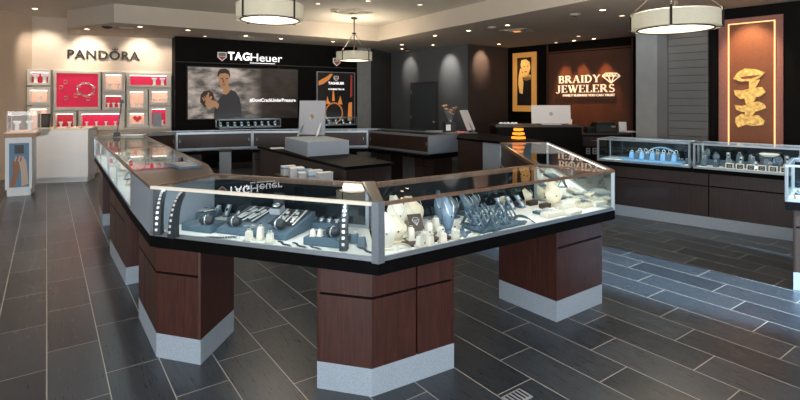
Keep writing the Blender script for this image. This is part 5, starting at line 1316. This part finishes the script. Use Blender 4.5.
MB().lathe([(.05, 0), (.045, .06), (.06, .13), (.055, .13), (.04, .06), (0, .01)], 16).build('vase', 'acrylic', t)
for k in range(18):
    a = k*2.4; r_ = .015+.011*(k % 5); x, y, z = r_*2*math.cos(a), r_*1.4*math.sin(a), .13+.034*(k % 5)+.008*(k//5)
    s = MB().tube([(x*.2, y*.2, .02), (x*.5, y*.5, .1), (x, y, z)], .003, 5).build('stem', 'pgreen', t)
    m = MB()
    for j in range(6):
        b_ = 2*PI*j/6; m.add([(x, y, z), (x+.035*math.cos(b_-.45), y+.035*math.sin(b_-.45), z+.012), (x+.055*math.cos(b_), y+.055*math.sin(b_), z+.02), (x+.035*math.cos(b_+.45), y+.035*math.sin(b_+.45), z+.012)], [(0, 1, 2, 3)])
    m.lathe([(0, 0), (.016, .008), (.012, .022), (0, .028)], 8, (x, y, z)); m.build('bloom', 'leaf' if k % 3 == 1 else 'petal', s, smooth=False)
t = thing('paper_stack', 'spread of pink papers at the foot of the flowers', 'papers', (1.03, 8.28, 1.0205), .4)
MB().box((0, 0, .008), (.20, .14, .016)).build('papers', 'pink', t); MB().box((.03, -.02, .019), (.16, .11, .006), rz=.4).build('top_sheet', 'pink', t)
t = thing('slanted_screen', 'slim white screen leaning back on a thin stand beside the flowers', 'screen', (1.12, 8.22, 1.0205), .95+PI)
MB().box((0, .0, .21), (.26, .018, .36), rx=.42).build('shell', 'screenw', t); MB().box((0, -.012, .215), (.23, .004, .32), rx=.42).build('display', 'gem', t)
MB().bar((0, .02, .17), (0, .13, .006), .03, .01).build('stand_leg', 'silver', t); MB().box((0, .06, .005), (.16, .18, .01)).build('stand_foot', 'silver', t)

# ============================================================= LAMPS
def ring_lamp(label, x, y, z, rad, h, ztop, power):
    t = thing('pendant_lamp', label, 'pendant lamp', (x, y, z), 0, 'ring-shaped pendant lamps')
    m = MB().lathe([(rad, 0), (rad, h), (rad-.008, h), (rad-.008, 0), (rad, 0)], 48); m.build('lamp_shade', 'shade', t)
    m = MB()
    for zz in (.004, h-.004): m.torus((0, 0, zz), rad-.0, .007, 48, 5)
    m.build('shade_rim', 'cream', t)
    MB().lathe([(0, -.002), (rad*.86, -.002), (rad*.86, .006), (0, .006)], 48).build('diffuser', 'diffuser', t)
    MB().torus((0, 0, -.004), rad*.87, .010, 48, 6).build('diffuser_ring', 'bronze', t)
    for k in range(4):
        a = PI/4+k*PI/2+.2; c, s = math.cos(a), math.sin(a)
        MB().bar((c*rad*.86, s*rad*.86, 0), (c*(rad+.01), s*(rad+.01), -.006), .02, .012).bar((c*(rad+.01), s*(rad+.01), -.012), (c*(rad+.01), s*(rad+.01), h+.03), .02, .012).build('bracket', 'bronze', t)
        MB().tube([(c*(rad+.01), s*(rad+.01), h+.02), (0, 0, min(h+.42, ztop-z-.1))], .005, 5).build('cable', 'bronze', t)
    MB().tube([(0, 0, h*.5), (0, 0, ztop-z-.02)], .012, 8).build('stem', 'bronze', t)
    MB().lathe([(.07, ztop-z-.03), (.075, ztop-z-.002)], 20).build('canopy', 'bronze', t)
    MB().lathe([(.0, min(h+.40, ztop-z-.12)), (.05, min(h+.40, ztop-z-.12)), (.05, min(h+.42, ztop-z-.1)), (0, min(h+.42, ztop-z-.1))], 16).build('hub', 'bronze', t)
    for dz, pw in ((-.06, .45), (h+.06, 1.3)):
        l = bpy.data.lights.new('pendant_glow', 'POINT'); l.energy = power*pw; l.color = (1, .86, .68); l.shadow_soft_size = .25 if dz < 0 else .2
        o = bpy.data.objects.new('pendant_glow', l); C.objects.link(o); o.location = (x, y, z+dz)
ring_lamp('large ring pendant lamp hanging above the left part of the island', -1.52, 5.8, 2.50, .385, .17, TRAY, 45)
ring_lamp('farthest and smallest looking ring pendant lamp, in front of the black feature wall', -.99, 10.7, 2.43, .385, .17, TRAY, 24)
ring_lamp('ring pendant lamp at the upper right, in front of the slatted wall panel', 2.86, 5.15, 2.30, .41, .16, TRAY, 35)
# recessed downlights: visible lamps at their place in the ceiling
def down(px, py, zc, label, size=.055, bright=True):
    p = F(px, py, zc)
    t = thing('recessed_downlight', label, 'downlight', (p.x, p.y, zc-.001), 0, 'recessed ceiling downlights')
    MB().lathe([(size, 0), (size*1.35, -.002), (size*1.35, -.008), (size, -.008), (size*.95, 0)], 24).build('trim_ring', 'trimring', t)
    MB().lathe([(0, -.003), (size*.9, -.003), (0, -.0035)], 20).build('lamp', 'bulb' if bright else 'dimbulb', t)
    return p
DL = [(35, 8.5, TRAY, 'above the far left of the beige wall', 1), (87, 29, SOF, 'above the left end of the black wall lettering', 1), (140, 26.5, SOF, 'above the right end of the black wall lettering', 1),
      (188, 30, SOF, 'above the left corner of the black wall', 1), (205, 36, SOF, 'above the black wall, left of the crest', 0), (246, 35.5, SOF, 'above the lit sign on the black wall', 1),
      (281, 38.5, SOF, 'above the right end of the lit sign', 1), (333, 41.5, SOF, 'left of the far pendant lamp', 1), (318, 3.5, TRAY, 'in the tray ceiling right of the big pendant', 0), (368, .8, TRAY, 'at the top edge of the picture', 0), (420, 4.5, TRAY, 'in the tray ceiling right of the middle', 0),
      (435, 35.5, SOF, 'over the grey wall, nearer one', 1), (402, 44.5, SOF, 'over the grey door, left one', 1), (402, 48.6, SOF, 'over the grey door, nearest the wall', 1), (433, 44.8, SOF, 'over the grey wall beside the door', 1), (407, 50.2, SOF, 'smallest one tucked against the grey wall', 1),
      (468.5, 30.5, SOF, 'over the brown wall corner', 1), (507.5, 25, SOF, 'beside the glowing ceiling diffuser', 1), (499, 44, SOF, 'above the brown wall near the portrait', 1), (602.5, 9.8, SOF, 'toward the upper right of the lowered ceiling', 1),
      (574, 40.5, SOF, 'above the left of the store sign', 1), (594, 38.5, SOF, 'above the right of the store sign', 1), (578.5, 36, SOF, 'above the middle of the store sign', 0), (622, 15.5, SOF, 'left of the right pendant lamp', 0), (556, 42.5, SOF, 'just right of the portrait', 0)]
for (px, py, zc, lb, br) in DL: down(px, py, zc, 'small round recessed ceiling light '+lb, .05, br)
# ceiling diffusers, detectors
def diffuser(px, py, zc, label, s=.6, lit=False):
    p = F(px, py, zc); t = thing('ceiling_diffuser', label, 'air diffuser', (p.x, p.y, zc-.001), -.6)
    for k, (a, b) in enumerate(((s, s*.86), (s*.72, s*.6), (s*.46, s*.34))):
        m = MB()
        for sx, sy, lx, ly in ((0, 1, a, (a-b)/2), (0, -1, a, (a-b)/2), (1, 0, (a-b)/2, b), (-1, 0, (a-b)/2, b)):
            m.box((sx*(a+b)/4, sy*(a+b)/4, -.008-.006*k), (lx, ly, .012))
        m.build('vane_frame', 'trimring', t)
    MB().box((0, 0, -.003), (s*.95, s*.95, .004)).build('back_plate', 'plastic' if not lit else 'bronze', t)
    if lit: MB().box((0, 0, -.022), (s*.22, s*.22, .01)).build('lit_centre', 'orange', t)
diffuser(352, 12, TRAY, 'square air diffuser in the tray ceiling beside the far pendant lamp'); diffuser(517, 30.5, SOF, 'square ceiling diffuser glowing orange above the portrait', .55, True)
diffuser(122, 27.6, SOF, 'small dark air grille in the lowered ceiling above the black wall lettering', .3); diffuser(243, 36.6, SOF, 'dark air grille in the lowered ceiling above the lit sign', .3)
for k, (px, py, zc, lb) in enumerate(((107, 26.5, SOF, 'dark round detector beside the grille above the beige wall'), (335, 9.3, TRAY, 'round smoke detector in the tray ceiling beside the diffuser'), (492, 27, SOF, 'flat round speaker grille left of the orange diffuser'), (407, 49, SOF, 'small dome camera over the grey wall'), (575, 14, SOF, 'flat round sprinkler cap toward the upper right'))):
    p = F(px, py, zc); t = thing('ceiling_detector', lb, 'detector', (p.x, p.y, zc-.001)); MB().lathe([(.09, 0), (.085, -.02), (.05, -.035), (0, -.04)], 20).build('housing', 'darkgrey' if k in (0, 3) else 'trimring', t); MB().lathe([(0, -.045), (.03, -.042), (.034, -.034)], 14).build('sensor', 'plastic', t)
# floor vent in the foreground
p = F(517, 398); t = thing('floor_vent', 'small metal floor vent set in the tiles at the bottom edge', 'floor vent', (p.x, p.y, 0.001), .62)
MB().box((0, 0, .003), (.14, .09, .006)).build('frame', 'screen', t)
for k in range(5): MB().box((-.05+.025*k, 0, .007), (.008, .07, .003)).build('louver', 'plastic', t)

# ============================================================= LIGHT FROM THE CEILING LAMPS
def wash(px, py, plane, power, col, zc=SOF, ang=60, out=.55):
    q = plane.hit(px, py, .0); o = q+plane.n*out; spot('downlight_beam', (o.x, o.y, zc-.03), (q.x, q.y, q.z), power, col, ang, .8, .04)
wash(45, 60, PW, 40, (1, .86, .72), 3.3, 75, .7); wash(88, 55, PW, 40, (1, .84, .68), SOF, 80, .6); wash(140, 55, PW, 30, (1, .84, .7), SOF, 80, .6); wash(165, 70, PW, 15, (1, .84, .7), SOF, 80, .6)
wash(8, 120, PW, 25, (1, .86, .72), 3.3, 80, .9)
wash(450, 68, GW, 50, (1, .9, .78), SOF, 60, .55); wash(410, 68, GW, 25, (1, .9, .78), SOF, 60, .5); wash(481, 62, BW1, 50, (1, .78, .58), SOF, 60, .5)
for px in (566, 583, 606): wash(px, 108, BW, 120, (1, .46, .17), SOF, 40, .34)
wash(524, 75, BW, 18, (1, .7, .4), SOF, 50, .6)
wash(752, 60, RWF, 60, (1, .62, .34), SOF, 60, .6); wash(690, 60, RWF, 6, (1, .85, .7), SOF, 70, .6); wash(646, 60, RWF, 10, (.9, .95, 1), SOF, 70, .8)
# general downlights onto the shop floor
for i, (x, y, z, pw) in enumerate(((-6.2, 8.2, TRAY, 130), (-4.6, 5.4, TRAY, 80), (-5.6, 2.6, TRAY, 60), (-3.4, 1.4, TRAY, 40), (-2.2, 3.9, TRAY, 30), (0.2, 4.2, TRAY, 35), (-2.6, 8.6, TRAY, 40), (.6, 8.4, TRAY, 40), (2.6, 4.9, SOF, 45), (4.1, 6.4, SOF, 40), (2.7, 8.3, SOF, 30), (0.9, 2.0, TRAY, 25), (3.3, 2.9, SOF, 25))):
    spot('ceiling_beam', (x, y, z-.04), (x, y, 0), pw, (1, .84, .68), 110, .7, .06)
# ============================================================= LIGHTS, CAMERA
WARM = (1, .83, .64); WIN = (.70, .86, 1.0)
area('window_daylight', (0.3, -2.9, 1.7), (0.6, 4, 2.0), 9, 2.4, 150, WIN)
spot('window_daylight_right', (7.2, -.6, 2.9), (2.85, 4.5, 0), 9000, (.5, .78, 1.0), 19, .35, .12)
area('ceiling_fill_light', (0.3, -2.85, 1.5), (0.3, 5, 4.6), 12, 1.0, 240, (1, .93, .84))  # added warm fill, no lamp of the shop; brightens ceiling and fascia
w = bpy.data.worlds.new('world'); bpy.context.scene.world = w; w.use_nodes = True
w.node_tree.nodes['Background'].inputs[0].default_value = (.6, .75, 1, 1); w.node_tree.nodes['Background'].inputs[1].default_value = .35
cam = bpy.data.cameras.new('camera'); co = bpy.data.objects.new('camera', cam); C.objects.link(co)
co.location = (0, 0, EYE); co.rotation_euler = (PI/2, 0, 0)
cam.sensor_width = 36; cam.lens = FOC/800*36; cam.shift_y = -(200-HY)/800; cam.clip_start = .05
sc = bpy.context.scene; sc.camera = co
sc.view_settings.view_transform = 'Standard'; sc.view_settings.look = 'None'; sc.view_settings.gamma = 1; sc.view_settings.exposure = .75
sc.cycles.transparent_max_bounces = 32; sc.cycles.max_bounces = 8; sc.cycles.diffuse_bounces = 4; sc.cycles.glossy_bounces = 4
sc.cycles.caustics_reflective = False; sc.cycles.caustics_refractive = False; sc.cycles.sample_clamp_indirect = 4; sc.cycles.use_denoising = True
for o in list(bpy.data.objects):
    if '_world' in o: del o['_world']
